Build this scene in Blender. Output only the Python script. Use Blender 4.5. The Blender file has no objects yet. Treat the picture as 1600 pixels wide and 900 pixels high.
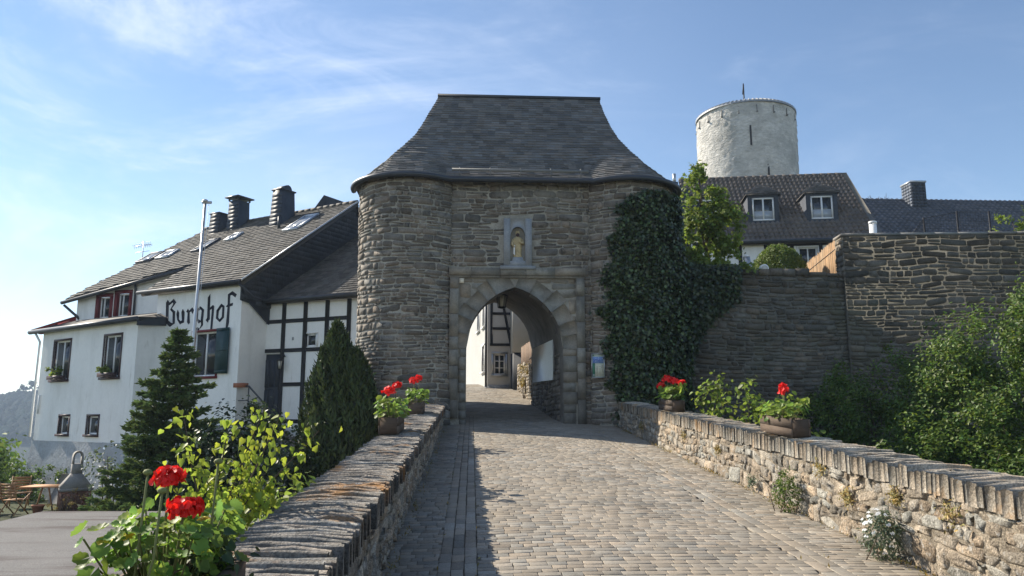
import bpy, math, random
import numpy as np

# ------------------------------------------------------------------ camera, sky, sun, exposure
scene = bpy.context.scene
COL = scene.collection
R = math.radians
cam_d = bpy.data.cameras.new("camera"); cam = bpy.data.objects.new("camera", cam_d); COL.objects.link(cam)
cam_d.sensor_width = 36; cam_d.lens = 27.0; cam_d.clip_start = 0.05; cam_d.clip_end = 6000
cam.location = (0, 0, 1.65); cam.rotation_euler = (R(90 + 9.5), 0, R(-3.0))
scene.camera = cam

SUN = np.array([-1.15, 0.82, 1.0]); SUN = SUN / np.linalg.norm(SUN)
SUN_EL = math.asin(SUN[2]); SUN_AZ = math.atan2(SUN[0], SUN[1])      # azimuth clockwise from +Y
HAZE = 0.00045
SKY_STRENGTH = 0.102; SUN_STRENGTH = 5.0; EXPOSURE = 0.76
world = bpy.data.worlds.new("World"); scene.world = world; world.use_nodes = True
wn = world.node_tree.nodes; wl = world.node_tree.links
for n in list(wn): wn.remove(n)
sky = wn.new("ShaderNodeTexSky"); sky.sky_type = 'NISHITA'; sky.sun_disc = False
sky.sun_elevation = SUN_EL; sky.sun_rotation = SUN_AZ; sky.altitude = 400; sky.air_density = 1.0; sky.dust_density = 0.0; sky.ozone_density = 1.6
tc = wn.new("ShaderNodeTexCoord")
def wmap(scale, rot=(0, 0, 0)):
    m = wn.new("ShaderNodeMapping"); m.inputs['Scale'].default_value = scale; m.inputs['Rotation'].default_value = rot
    wl.new(tc.outputs['Generated'], m.inputs['Vector']); return m
def wnoise(m, sc, det, rough, dist):
    n = wn.new("ShaderNodeTexNoise"); n.inputs['Scale'].default_value = sc; n.inputs['Detail'].default_value = det
    n.inputs['Roughness'].default_value = rough; n.inputs['Distortion'].default_value = dist
    wl.new(m.outputs['Vector'], n.inputs['Vector']); return n
def wramp(src, p0, p1):
    r = wn.new("ShaderNodeMapRange"); r.interpolation_type = 'SMOOTHSTEP'
    r.inputs['From Min'].default_value = p0; r.inputs['From Max'].default_value = p1
    wl.new(src, r.inputs['Value']); return r.outputs['Result']
def wmath(op, a, b):
    m = wn.new("ShaderNodeMath"); m.operation = op
    for k, v in enumerate((a, b)):
        if isinstance(v, (int, float)): m.inputs[k].default_value = v
        else: wl.new(v, m.inputs[k])
    return m.outputs[0]
streak = wramp(wnoise(wmap((1.0, 1.0, 2.6), (0.35, 0.3, 0.5)), 2.2, 9, 0.62, 0.7).outputs['Fac'], 0.46, 0.80)
wisps = wramp(wnoise(wmap((0.7, 2.6, 3.0), (0.2, 0.5, -0.9)), 3.1, 10, 0.66, 1.1).outputs['Fac'], 0.48, 0.85)
veil = wramp(wnoise(wmap((1, 1, 1.6), (0, 0, 0.2)), 1.3, 5, 0.5, 0.3).outputs['Fac'], 0.36, 0.78)
sepx = wn.new("ShaderNodeSeparateXYZ"); wl.new(tc.outputs['Generated'], sepx.inputs[0])
west = wramp(sepx.outputs['X'], 0.42, -0.55)                 # thin cirrus lies mostly to the west
cl = wmath('ADD', wmath('MULTIPLY', streak, 0.75), wmath('MULTIPLY', wisps, 0.5))
cl = wmath('ADD', wmath('MULTIPLY', cl, wmath('ADD', wmath('MULTIPLY', west, 0.95), 0.22)), wmath('ADD', wmath('MULTIPLY', wmath('MULTIPLY', veil, west), 0.34), 0.0))
mix = wn.new("ShaderNodeMix"); mix.data_type = 'RGBA'; mix.clamp_factor = True
wl.new(cl, mix.inputs['Factor']); wl.new(sky.outputs['Color'], mix.inputs['A']); mix.inputs['B'].default_value = (6.2, 6.7, 7.7, 1)
bg = wn.new("ShaderNodeBackground"); bg.inputs['Strength'].default_value = SKY_STRENGTH
wo = wn.new("ShaderNodeOutputWorld"); wl.new(mix.outputs['Result'], bg.inputs['Color']); wl.new(bg.outputs[0], wo.inputs['Surface'])

sun_d = bpy.data.lights.new("sun", 'SUN'); sun_d.energy = SUN_STRENGTH; sun_d.angle = R(0.55); sun_d.color = (1.0, 0.91, 0.77)
sun_o = bpy.data.objects.new("sun", sun_d); COL.objects.link(sun_o)
from mathutils import Vector, Matrix
sun_o.rotation_euler = Vector(SUN).to_track_quat('Z', 'Y').to_euler(); sun_o.location = (-60, 40, 60)
vs = scene.view_settings
scene.display_settings.display_device = 'sRGB'
vs.view_transform = 'Standard'; vs.look = 'None'; vs.exposure = EXPOSURE; vs.gamma = 1.0; vs.use_curve_mapping = False
scene.cycles.use_denoising = True
scene.cycles.max_bounces = 8; scene.cycles.diffuse_bounces = 4; scene.cycles.transparent_max_bounces = 8
scene.cycles.sample_clamp_indirect = 6.0

# ------------------------------------------------------------------ helpers
rng = np.random.default_rng(7)
random.seed(7)
TR = {}                                     # world translation of every object built

def link(o, parent, world_loc):
    COL.objects.link(o)
    if parent is not None:
        o.parent = parent; o.location = Vector(world_loc) - TR[parent.name]
    else:
        o.location = world_loc
    TR[o.name] = Vector(world_loc)
    return o
def tag(o, label=None, cat=None, group=None, kind=None):
    if label: o['label'] = label
    if cat: o['category'] = cat
    if group: o['group'] = group
    if kind: o['kind'] = kind
    return o
def thing(name, label, cat, loc, group=None):
    o = bpy.data.objects.new(name, None); o.empty_display_size = 0.2
    link(o, None, tuple(float(v) for v in loc)); return tag(o, label, cat, group)
def dup(root, loc, rotz=0.0, label=None, scale=1.0):
    def cp(o, parent):
        c = o.copy(); COL.objects.link(c)
        if parent is not None: c.parent = parent
        for k in list(o.children): cp(k, c)
        return c
    r = cp(root, None); r.location = loc; r.rotation_euler = (0, 0, rotz); r.scale = (scale,) * 3
    if label: r['label'] = label
    return r

class MB:
    """collects geometry in world coordinates, builds ONE mesh object"""
    def __init__(s): s.V = []; s.nv = 0; s.L = []; s.T = []; s.C = []; s.M = []
    def add(s, verts, faces, col=(1, 1, 1), mat=0):
        verts = np.asarray(verts, float).reshape(-1, 3)
        for f in faces:
            s.L.append(np.asarray(f, int) + s.nv); s.T.append(len(f))
        c = np.asarray(col, float)
        if c.ndim == 1: c = np.repeat(c[None], len(faces), 0)
        s.C.append(c); s.M.append(np.full(len(faces), mat)); s.V.append(verts); s.nv += len(verts)
    def addn(s, verts, F, col=(1, 1, 1), mat=0):
        verts = np.asarray(verts, float).reshape(-1, 3); F = np.asarray(F, int)
        s.L.append((F + s.nv).ravel()); s.T.extend([F.shape[1]] * len(F))
        c = np.asarray(col, float)
        if c.ndim == 1: c = np.repeat(c[None], len(F), 0)
        s.C.append(c); s.M.append(np.full(len(F), mat)); s.V.append(verts); s.nv += len(verts)
    def box(s, lo, hi, col=(1, 1, 1), mat=0, f=None):
        x0, y0, z0 = lo; x1, y1, z1 = hi
        v = np.array([(x0,y0,z0),(x1,y0,z0),(x1,y1,z0),(x0,y1,z0),(x0,y0,z1),(x1,y0,z1),(x1,y1,z1),(x0,y1,z1)], float)
        if f is not None: v = f(v)
        s.add(v, [(0,3,2,1),(4,5,6,7),(0,1,5,4),(1,2,6,5),(2,3,7,6),(3,0,4,7)], col, mat)
    def grid(s, P, col=(1, 1, 1), mat=0):
        P = np.asarray(P, float); n, m = P.shape[:2]
        i, j = np.meshgrid(np.arange(n - 1), np.arange(m - 1), indexing='ij'); a = (i * m + j).ravel()
        s.addn(P.reshape(-1, 3), np.stack([a, a + m, a + m + 1, a + 1], 1), col, mat)
    def tube(s, pts, r, n=8, col=(1, 1, 1), mat=0, cap=True):
        pts = np.asarray(pts, float); k = len(pts); r = np.broadcast_to(np.asarray(r, float), (k,))
        tng = np.gradient(pts, axis=0) if k > 2 else np.repeat((pts[-1] - pts[0])[None], k, 0)
        tng /= np.linalg.norm(tng, axis=1)[:, None] + 1e-9
        ref = np.array([0, 0, 1.0]) if abs(tng[0][2]) < 0.9 else np.array([1.0, 0, 0])
        rings = []
        for p, t, rr in zip(pts, tng, r):
            a = np.cross(t, ref); a /= np.linalg.norm(a) + 1e-9; b = np.cross(t, a); ref = np.cross(a, t)
            th = np.linspace(0, 2 * math.pi, n, endpoint=False)
            rings.append(p + rr * (np.cos(th)[:, None] * a + np.sin(th)[:, None] * b))
        v = np.concatenate(rings); F = []
        for i in range(k - 1):
            for j in range(n):
                F.append((i*n+j, i*n+(j+1)%n, (i+1)*n+(j+1)%n, (i+1)*n+j))
        fs = F + ([tuple(range(n))[::-1], tuple(range((k-1)*n, k*n))] if cap else [])
        s.add(v, fs, col, mat)
    def lathe(s, prof, c, n=16, col=(1, 1, 1), mat=0, sx=1.0, sy=1.0):
        th = np.linspace(0, 2 * math.pi, n, endpoint=False); v = []
        for r_, z in prof:
            v.append(np.stack([c[0] + sx * r_ * np.cos(th), c[1] + sy * r_ * np.sin(th), np.full(n, c[2] + z)], 1))
        k = len(prof); F = []
        for i in range(k - 1):
            for j in range(n): F.append((i*n+j, i*n+(j+1)%n, (i+1)*n+(j+1)%n, (i+1)*n+j))
        F += [tuple(range(n))[::-1], tuple(range((k-1)*n, k*n))]
        s.add(np.concatenate(v), F, col, mat)
    def ball(s, c, r, n=10, m=7, col=(1, 1, 1), mat=0):
        r = np.broadcast_to(np.asarray(r, float), (3,))
        prof = [(max(1e-3, math.sin(math.pi * i / m)), -math.cos(math.pi * i / m)) for i in range(m + 1)]
        th = np.linspace(0, 2 * math.pi, n, endpoint=False); v = []
        for q, z in prof: v.append(np.stack([c[0] + r[0]*q*np.cos(th), c[1] + r[1]*q*np.sin(th), np.full(n, c[2] + r[2]*z)], 1))
        F = [(i*n+j, i*n+(j+1)%n, (i+1)*n+(j+1)%n, (i+1)*n+j) for i in range(m) for j in range(n)]
        s.add(np.concatenate(v), F, col, mat)
    def build(s, name, mats, parent=None, smooth=False, loc=(0, 0, 0)):
        V = np.concatenate(s.V); L = np.concatenate([np.ravel(x) for x in s.L]).astype(np.int32); T = np.array(s.T, np.int32)
        C = np.concatenate(s.C); M = np.concatenate(s.M).astype(np.int32)
        if not isinstance(mats, (list, tuple)): mats = [mats]
        V = V - np.asarray(loc, float)
        me = bpy.data.meshes.new(name); me.vertices.add(len(V)); me.vertices.foreach_set('co', V.astype(np.float32).ravel())
        me.loops.add(len(L)); me.loops.foreach_set('vertex_index', L)
        me.polygons.add(len(T)); st = np.concatenate([[0], np.cumsum(T)[:-1]]).astype(np.int32)
        me.polygons.foreach_set('loop_start', st); me.polygons.foreach_set('loop_total', T)
        me.polygons.foreach_set('material_index', M)
        if smooth: me.polygons.foreach_set('use_smooth', np.ones(len(T), bool))
        a = me.attributes.new('Col', 'FLOAT_COLOR', 'FACE'); a.data.foreach_set('color', np.concatenate([C, np.ones((len(C), 1))], 1).astype(np.float32).ravel())
        me.update(calc_edges=True); me.validate()
        for m in mats: me.materials.append(m)
        return link(bpy.data.objects.new(name, me), parent, tuple(float(v) for v in loc))

def frame(bearing, O):
    """u runs along the facade to the left, w goes into the building, z up"""
    b = R(bearing); d = np.array([-math.sin(b), math.cos(b), 0]); w = np.array([math.cos(b), math.sin(b), 0]); O = np.array([O[0], O[1], 0.0])
    def f(a):
        a = np.asarray(a, float); return O + a[..., 0:1] * d + a[..., 1:2] * w + a[..., 2:3] * np.array([0, 0, 1.0])
    f.O, f.d, f.w = O, d, w
    return f
def P3(*a): return np.array(a, float)

# ------------------------------------------------------------------ materials
def nodes(name):
    m = bpy.data.materials.new(name); m.use_nodes = True; nt = m.node_tree
    return m, nt.nodes, nt.links, nt.nodes['Principled BSDF']
def nz(N, Lk, vec, scale, detail=5, rough=0.55, dist=0.0, anis=None):
    n = N.new("ShaderNodeTexNoise"); n.inputs['Scale'].default_value = scale; n.inputs['Detail'].default_value = detail
    n.inputs['Roughness'].default_value = rough; n.inputs['Distortion'].default_value = dist
    if anis is not None:
        mp = N.new("ShaderNodeMapping"); mp.inputs['Scale'].default_value = anis; Lk.new(vec, mp.inputs['Vector']); vec = mp.outputs['Vector']
    Lk.new(vec, n.inputs['Vector']); return n.outputs['Fac']
def rng_node(N, Lk, v, a, b, c, d):
    r = N.new("ShaderNodeMapRange"); r.inputs['From Min'].default_value = a; r.inputs['From Max'].default_value = b
    r.inputs['To Min'].default_value = c; r.inputs['To Max'].default_value = d; Lk.new(v, r.inputs['Value']); return r.outputs['Result']
def mixc(N, Lk, fac, a, b, mode='MIX'):
    m = N.new("ShaderNodeMix"); m.data_type = 'RGBA'; m.blend_type = mode
    if isinstance(fac, (int, float)): m.inputs['Factor'].default_value = fac
    else: Lk.new(fac, m.inputs['Factor'])
    for k, v in (('A', a), ('B', b)):
        if isinstance(v, tuple): m.inputs[k].default_value = (*v, 1)
        else: Lk.new(v, m.inputs[k])
    return m.outputs['Result']
def surf(name, base, rough=0.85, var=0.3, vscale=3.0, fine=40.0, fvar=0.25, bump=0.3, bdist=0.01, bscale=30.0, attr=True, metal=0.0, spec=0.3,
         stain=None, stain_scale=1.2, stain_lo=0.55, stain_hi=0.7, stain2=None, stain2_scale=3.0, s2lo=0.58, s2hi=0.66, anis=None, stain_anis=None):
    m, N, Lk, B = nodes(name)
    tcn = N.new("ShaderNodeTexCoord"); v = tcn.outputs['Object']
    c = None
    if attr:
        at = N.new("ShaderNodeAttribute"); at.attribute_name = 'Col'; c = mixc(N, Lk, 1.0, at.outputs['Color'], base, 'MULTIPLY')
    else:
        rgb = N.new("ShaderNodeRGB"); rgb.outputs[0].default_value = (*base, 1); c = rgb.outputs[0]
    def mul(c, f):
        g = N.new("ShaderNodeVectorMath"); g.operation = 'SCALE'; Lk.new(c, g.inputs[0]); Lk.new(f, g.inputs['Scale']); return g.outputs[0]
    c = mul(c, rng_node(N, Lk, nz(N, Lk, v, vscale, 6, 0.6, 0, anis), 0.25, 0.75, 1 - var, 1 + var))
    if fvar: c = mul(c, rng_node(N, Lk, nz(N, Lk, v, fine, 4, 0.7, 0, anis), 0.25, 0.75, 1 - fvar, 1 + fvar))
    if stain: c = mixc(N, Lk, rng_node(N, Lk, nz(N, Lk, v, stain_scale, 7, 0.65, 0.3, stain_anis), stain_lo, stain_hi, 0, 1), c, stain)
    if stain2: c = mixc(N, Lk, rng_node(N, Lk, nz(N, Lk, v, stain2_scale, 6, 0.7, 0.5, stain_anis), s2lo, s2hi, 0, 1), c, stain2)
    Lk.new(c, B.inputs['Base Color']); B.inputs['Roughness'].default_value = rough; B.inputs['Metallic'].default_value = metal
    B.inputs['Specular IOR Level'].default_value = spec
    if bump:
        bp = N.new("ShaderNodeBump"); bp.inputs['Strength'].default_value = bump; bp.inputs['Distance'].default_value = bdist
        Lk.new(nz(N, Lk, v, bscale, 6, 0.65, 0.2, anis), bp.inputs['Height']); Lk.new(bp.outputs[0], B.inputs['Normal'])
    return m
def leafm(name, base, trans=0.35, rough=0.5, tcol=None, spec=0.35):
    m, N, Lk, B = nodes(name)
    at = N.new("ShaderNodeAttribute"); at.attribute_name = 'Col'
    c = mixc(N, Lk, 1.0, at.outputs['Color'], base, 'MULTIPLY')
    Lk.new(c, B.inputs['Base Color']); B.inputs['Roughness'].default_value = rough; B.inputs['Specular IOR Level'].default_value = spec
    tr = N.new("ShaderNodeBsdfTranslucent")
    t = mixc(N, Lk, 1.0, at.outputs['Color'], tcol or tuple(min(1, x * 1.7) for x in base), 'MULTIPLY'); Lk.new(t, tr.inputs['Color'])
    mx = N.new("ShaderNodeMixShader"); mx.inputs['Fac'].default_value = trans
    Lk.new(B.outputs[0], mx.inputs[1]); Lk.new(tr.outputs[0], mx.inputs[2]); Lk.new(mx.outputs[0], N['Material Output'].inputs['Surface'])
    return m

M = {}
M['mortar'] = surf('lime mortar', (0.34, 0.315, 0.265), var=0.35, fine=25, bump=0.6, bdist=0.02, bscale=40, stain=(0.14, 0.13, 0.11), stain_scale=0.7, stain_lo=0.5, stain_hi=0.75)
M['mortar_dark'] = surf('earthy lime pointing', (0.31, 0.26, 0.195), var=0.5, vscale=9, fine=60, fvar=0.8, bump=1.0, bdist=0.05, bscale=30, stain=(0.13, 0.10, 0.07), stain_scale=11, stain_lo=0.54, stain_hi=0.68)
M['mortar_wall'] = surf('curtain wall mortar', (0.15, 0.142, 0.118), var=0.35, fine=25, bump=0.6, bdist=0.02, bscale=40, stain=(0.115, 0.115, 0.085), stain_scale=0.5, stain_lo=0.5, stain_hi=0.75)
M['stone'] = surf('greywacke stone', (0.178, 0.154, 0.127), var=0.35, fine=30, fvar=0.35, bump=0.8, bdist=0.02, bscale=22, stain=(0.26, 0.245, 0.215), stain_scale=0.8, stain_lo=0.52, stain_hi=0.74, stain2=(0.075, 0.066, 0.055), stain2_scale=3.5)
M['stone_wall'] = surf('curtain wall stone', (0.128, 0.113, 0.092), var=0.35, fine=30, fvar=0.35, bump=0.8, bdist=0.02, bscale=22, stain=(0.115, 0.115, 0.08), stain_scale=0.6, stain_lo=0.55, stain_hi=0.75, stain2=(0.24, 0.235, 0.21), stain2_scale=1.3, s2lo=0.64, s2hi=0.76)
M['dressed'] = surf('dressed sandstone', (0.255, 0.23, 0.188), var=0.3, fine=35, fvar=0.25, bump=0.5, bdist=0.01, bscale=30, stain=(0.13, 0.12, 0.10), stain_scale=1.6, stain_lo=0.5, stain_hi=0.7)
M['parapet'] = surf('parapet rubble', (0.345, 0.295, 0.23), var=0.5, vscale=9, fine=70, fvar=0.85, bump=1.0, bdist=0.04, bscale=42, stain=(0.50, 0.47, 0.42), stain_scale=16, stain_lo=0.56, stain_hi=0.66, stain2=(0.15, 0.09, 0.05), stain2_scale=9, s2lo=0.62, s2hi=0.74)
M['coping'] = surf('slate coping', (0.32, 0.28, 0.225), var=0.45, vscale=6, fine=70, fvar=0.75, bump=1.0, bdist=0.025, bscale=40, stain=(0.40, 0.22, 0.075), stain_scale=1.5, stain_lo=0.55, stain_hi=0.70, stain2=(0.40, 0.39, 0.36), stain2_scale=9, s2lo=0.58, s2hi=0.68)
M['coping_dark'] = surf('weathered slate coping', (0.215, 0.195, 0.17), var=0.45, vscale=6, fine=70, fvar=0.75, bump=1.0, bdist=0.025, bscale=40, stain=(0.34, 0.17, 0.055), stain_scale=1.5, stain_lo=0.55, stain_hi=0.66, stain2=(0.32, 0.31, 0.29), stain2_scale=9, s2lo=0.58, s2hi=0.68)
M['sett'] = surf('road setts', (0.268, 0.236, 0.192), rough=0.8, var=0.25, vscale=1.3, fine=60, fvar=0.4, bump=0.4, bdist=0.005, bscale=60, spec=0.35, stain=(0.30, 0.255, 0.195), stain_scale=0.55, stain_lo=0.45, stain_hi=0.72, stain2=(0.15, 0.135, 0.11), stain2_scale=1.7, s2lo=.56, s2hi=.78)
M['sand'] = surf('joint sand', (0.14, 0.115, 0.085), var=0.3, bump=0.4, stain=(0.10, 0.10, 0.05), stain_scale=1.2)
M['slate'] = surf('roof slate', (0.128, 0.122, 0.115), rough=0.6, var=0.3, vscale=1.5, fine=30, fvar=0.25, bump=0.3, bdist=0.005, bscale=40, spec=0.4, stain=(0.14, 0.135, 0.12), stain_scale=0.8, stain_lo=0.54, stain_hi=0.8)
M['tile'] = surf('weathered roof tile', (0.090, 0.083, 0.076), rough=0.75, var=0.35, vscale=1.2, fine=20, fvar=0.3, bump=0.3, bscale=30, stain=(0.13, 0.12, 0.10), stain_scale=0.7, stain_lo=0.52, stain_hi=0.78)
M['pantile'] = surf('brown pantile', (0.118, 0.098, 0.082), rough=0.5, var=0.3, vscale=1.2, fine=15, fvar=0.2, bump=0.2, bscale=30, spec=0.4)
M['pantile_blue'] = surf('blue black pantile', (0.055, 0.06, 0.075), rough=0.38, var=0.25, vscale=1.0, fine=15, fvar=0.2, bump=0.2, bscale=30, spec=0.5)
M['slate_clad'] = surf('slate cladding', (0.045, 0.052, 0.065), rough=0.6, var=0.25, vscale=2, fine=20, bump=0.3)
M['zinc'] = surf('dark zinc', (0.06, 0.065, 0.075), rough=0.45, var=0.2, fine=0, fvar=0, bump=0.05, attr=False, metal=0.4)
M['galv'] = surf('galvanised metal', (0.48, 0.50, 0.52), rough=0.4, var=0.15, fvar=0, bump=0.05, attr=False, metal=0.7)
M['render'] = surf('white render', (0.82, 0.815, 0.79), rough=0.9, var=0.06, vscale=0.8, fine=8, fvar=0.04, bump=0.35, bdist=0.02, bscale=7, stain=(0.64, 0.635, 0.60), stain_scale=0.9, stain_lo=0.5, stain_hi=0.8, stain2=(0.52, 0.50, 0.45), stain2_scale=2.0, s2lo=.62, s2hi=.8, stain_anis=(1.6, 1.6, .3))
M['render_lane'] = surf('dimmed white render', (0.52, 0.515, 0.49), rough=0.9, var=0.08, vscale=0.8, fine=8, fvar=0.05, bump=0.35, bdist=0.02, bscale=7)  # white render darkened so the sunlit courtyard walls do not burn out
M['render_grey'] = surf('grey plinth render', (0.40, 0.42, 0.44), rough=0.9, var=0.15, fine=8, fvar=0.16, bump=1.0, bdist=0.05, bscale=7, stain=(.30, .31, .32), stain_scale=1.1, stain_lo=.5, stain_hi=.7)
M['timber'] = surf('black timber', (0.022, 0.022, 0.024), rough=0.7, var=0.3, bump=0.3, attr=False)
M['red'] = surf('oxblood paint', (0.16, 0.022, 0.025), rough=0.5, var=0.15, bump=0.1, attr=False)
M['brown'] = surf('dark brown paint', (0.055, 0.03, 0.03), rough=0.5, var=0.15, bump=0.1, attr=False)
M['white'] = surf('white paint', (0.78, 0.78, 0.77), rough=0.45, var=0.06, bump=0.05, attr=False)
M['green_shut'] = surf('dark green shutter', (0.012, 0.045, 0.048), rough=0.5, var=0.15, bump=0.1, attr=False)
M['blackpaint'] = surf('black letter paint', (0.015, 0.016, 0.028), rough=0.8, var=0.2, bump=0, attr=False)
M['iron'] = surf('black iron', (0.02, 0.02, 0.022), rough=0.5, var=0.2, bump=0.1, attr=False, metal=0.2)
M['wood'] = surf('garden wood', (0.36, 0.19, 0.085), rough=0.6, var=0.25, bump=0.2, anis=(1, 8, 8))
M['plank'] = surf('weathered plank', (0.105, 0.075, 0.055), rough=0.8, var=0.3, vscale=5, fine=60, bump=0.5, bscale=40, anis=(1, 1, 8))
M['reed'] = surf('reed matting', (0.33, 0.22, 0.13), rough=0.9, var=0.25, bump=0.4)
M['terra'] = surf('terracotta', (0.30, 0.12, 0.07), rough=0.8, var=0.2, bump=0.2)
M['concrete'] = surf('concrete', (0.24, 0.23, 0.215), rough=0.9, var=0.2, bump=0.3)
M['brickred'] = surf('rough brick', (0.20, 0.10, 0.07), rough=0.9, var=0.35, fine=18, fvar=0.4, bump=0.6)
M['felt'] = surf('bitumen felt', (0.155, 0.15, 0.145), rough=0.95, var=0.16, vscale=0.9, fine=60, fvar=0.55, bump=0.6, bdist=0.008, bscale=70, stain=(0.085, 0.068, 0.065), stain_anis=(.3, 1.5, 1), stain_scale=0.9, stain_lo=0.5, stain_hi=0.62, attr=False)
M['bark'] = surf('bark', (0.10, 0.075, 0.055), rough=0.9, var=0.3, bump=0.6, bscale=25)
M['stem'] = surf('green stem', (0.16, 0.17, 0.06), rough=0.7, var=0.3, bump=0.1)
M['grass'] = surf('rough ground', (0.055, 0.065, 0.028), rough=1, var=0.5, vscale=0.6, fine=4, fvar=0.4, bump=0.8, bdist=0.1, bscale=4, attr=False)
M['forest'] = surf('far woodland', (0.020, 0.034, 0.022), rough=1, var=0.5, vscale=0.03, fine=0.15, fvar=0.4, bump=0, attr=True)
M['gilt'] = surf('painted stone figure', (0.46, 0.36, 0.20), rough=0.7, var=0.3, vscale=8, bump=0.3)
M['plaster_box'] = surf('grey stone niche', (0.30, 0.31, 0.32), rough=0.9, var=0.2, vscale=4, bump=0.3)
M['paper'] = surf('printed board', (1, 1, 1), rough=0.5, var=0.05, fvar=0.05, bump=0)
M['petal'] = leafm('scarlet petal', (0.80, 0.022, 0.018), trans=0.25, tcol=(0.9, 0.03, 0.02))
M['petal_white'] = leafm('white petal', (0.8, 0.8, 0.78), trans=0.2)
M['petal_yellow'] = leafm('yellow petal', (0.7, 0.5, 0.03), trans=0.2)
M['l_ivy'] = leafm('ivy leaf', (0.034, 0.052, 0.016), trans=0.12, rough=0.33, spec=0.5)
M['l_bush'] = leafm('bush leaf', (0.088, 0.138, 0.024), trans=0.32)
M['l_bright'] = leafm('fresh leaf', (0.15, 0.20, 0.032), trans=0.42)
M['l_lime'] = leafm('young birch leaf', (0.24, 0.29, 0.035), trans=0.45)
M['l_ger'] = leafm('geranium leaf', (0.15, 0.23, 0.04), trans=0.42)
M['lead'] = surf('weathered lead', (0.19, 0.185, 0.175), rough=0.6, var=0.2, bump=0.1, attr=False)
M['l_fir'] = leafm('fir needle', (0.105, 0.15, 0.042), trans=0.2, rough=0.55)
M['l_jun'] = leafm('juniper spray', (0.055, 0.08, 0.022), trans=0.12, rough=0.6)
M['l_dark'] = leafm('dark shrub leaf', (0.035, 0.058, 0.018), trans=0.22, rough=0.4)
M['l_box'] = leafm('box leaf', (0.12, 0.165, 0.03), trans=0.35)
M['l_sedum'] = leafm('dry sedum', (0.26, 0.20, 0.06), trans=0.2)
M['l_grey'] = leafm('grey green leaf', (0.10, 0.13, 0.075), trans=0.25)
def glassm(name, c, rough=0.04):
    m, N, Lk, B = nodes(name); B.inputs['Base Color'].default_value = (*c, 1); B.inputs['Roughness'].default_value = rough
    B.inputs['Specular IOR Level'].default_value = 0.7; return m
M['glass'] = glassm('window glass', (0.025, 0.03, 0.035))
M['glass_pale'] = glassm('lamp glass', (0.55, 0.52, 0.45), 0.25)
M['net'] = glassm('curtain behind glass', (0.35, 0.38, 0.42), 0.15)

# ------------------------------------------------------------------ stone, tile and leaf generators
def shade(base=1.0, spread=0.3, warm=0.06):
    k = base * (1 + spread * (rng.random() * 2 - 1)); t = warm * (rng.random() * 2 - 1)
    return (k * (1 + t), k, k * (1 - t))
INSET = 0.010
def stone_poly(mb, S, pts, dep, mat=0, col=None, inset=0.14, sunk=0.02, rough=False):
    """one stone standing out of the surface S: outline pts (k,2), faceted broken face"""
    pts = np.asarray(pts, float); k = len(pts); c = pts.mean(0)
    ext = np.maximum(np.abs(pts - c).max(0), .02); inn = c + (pts - c) * (1 - np.minimum(inset, INSET / ext))
    cc = c + (rng.random(2) - 0.5) * (pts.max(0) - pts.min(0)) * 0.4; F4 = [(i, (i + 1) % k, k + (i + 1) % k, k + i) for i in range(k)]
    if rough:
        tl = rng.normal(size=2) * .035; pl = lambda q: (q - c) @ tl
        mid = c + (pts - c) * rng.uniform(.35, .7, (k, 1)); j = lambda n: (rng.random(n) - .5) * .009
        uv = np.concatenate([pts, inn, mid, cc[None]]); o = np.concatenate([np.full(k, -sunk), dep + pl(inn) + j(k) - .004, dep + pl(mid) + j(k) + .004, [dep + j(1)[0] + .006]])
        F3 = [(k + i, k + (i + 1) % k, 2 * k + i) for i in range(k)] + [(2 * k + i, k + (i + 1) % k, 2 * k + (i + 1) % k) for i in range(k)] + [(2 * k + i, 2 * k + (i + 1) % k, 3 * k) for i in range(k)]
    else:
        uv = np.concatenate([pts, inn, cc[None]]); o = np.concatenate([np.full(k, -sunk), dep * (0.75 + 0.4 * rng.random(k)), [dep * (0.95 + 0.5 * rng.random())]])
        F3 = [(k + i, k + (i + 1) % k, 2 * k) for i in range(k)]
    V = S(uv[:, 0], uv[:, 1], o); mb.add(V, F4 + F3, col if col is not None else shade(), mat)
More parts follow.
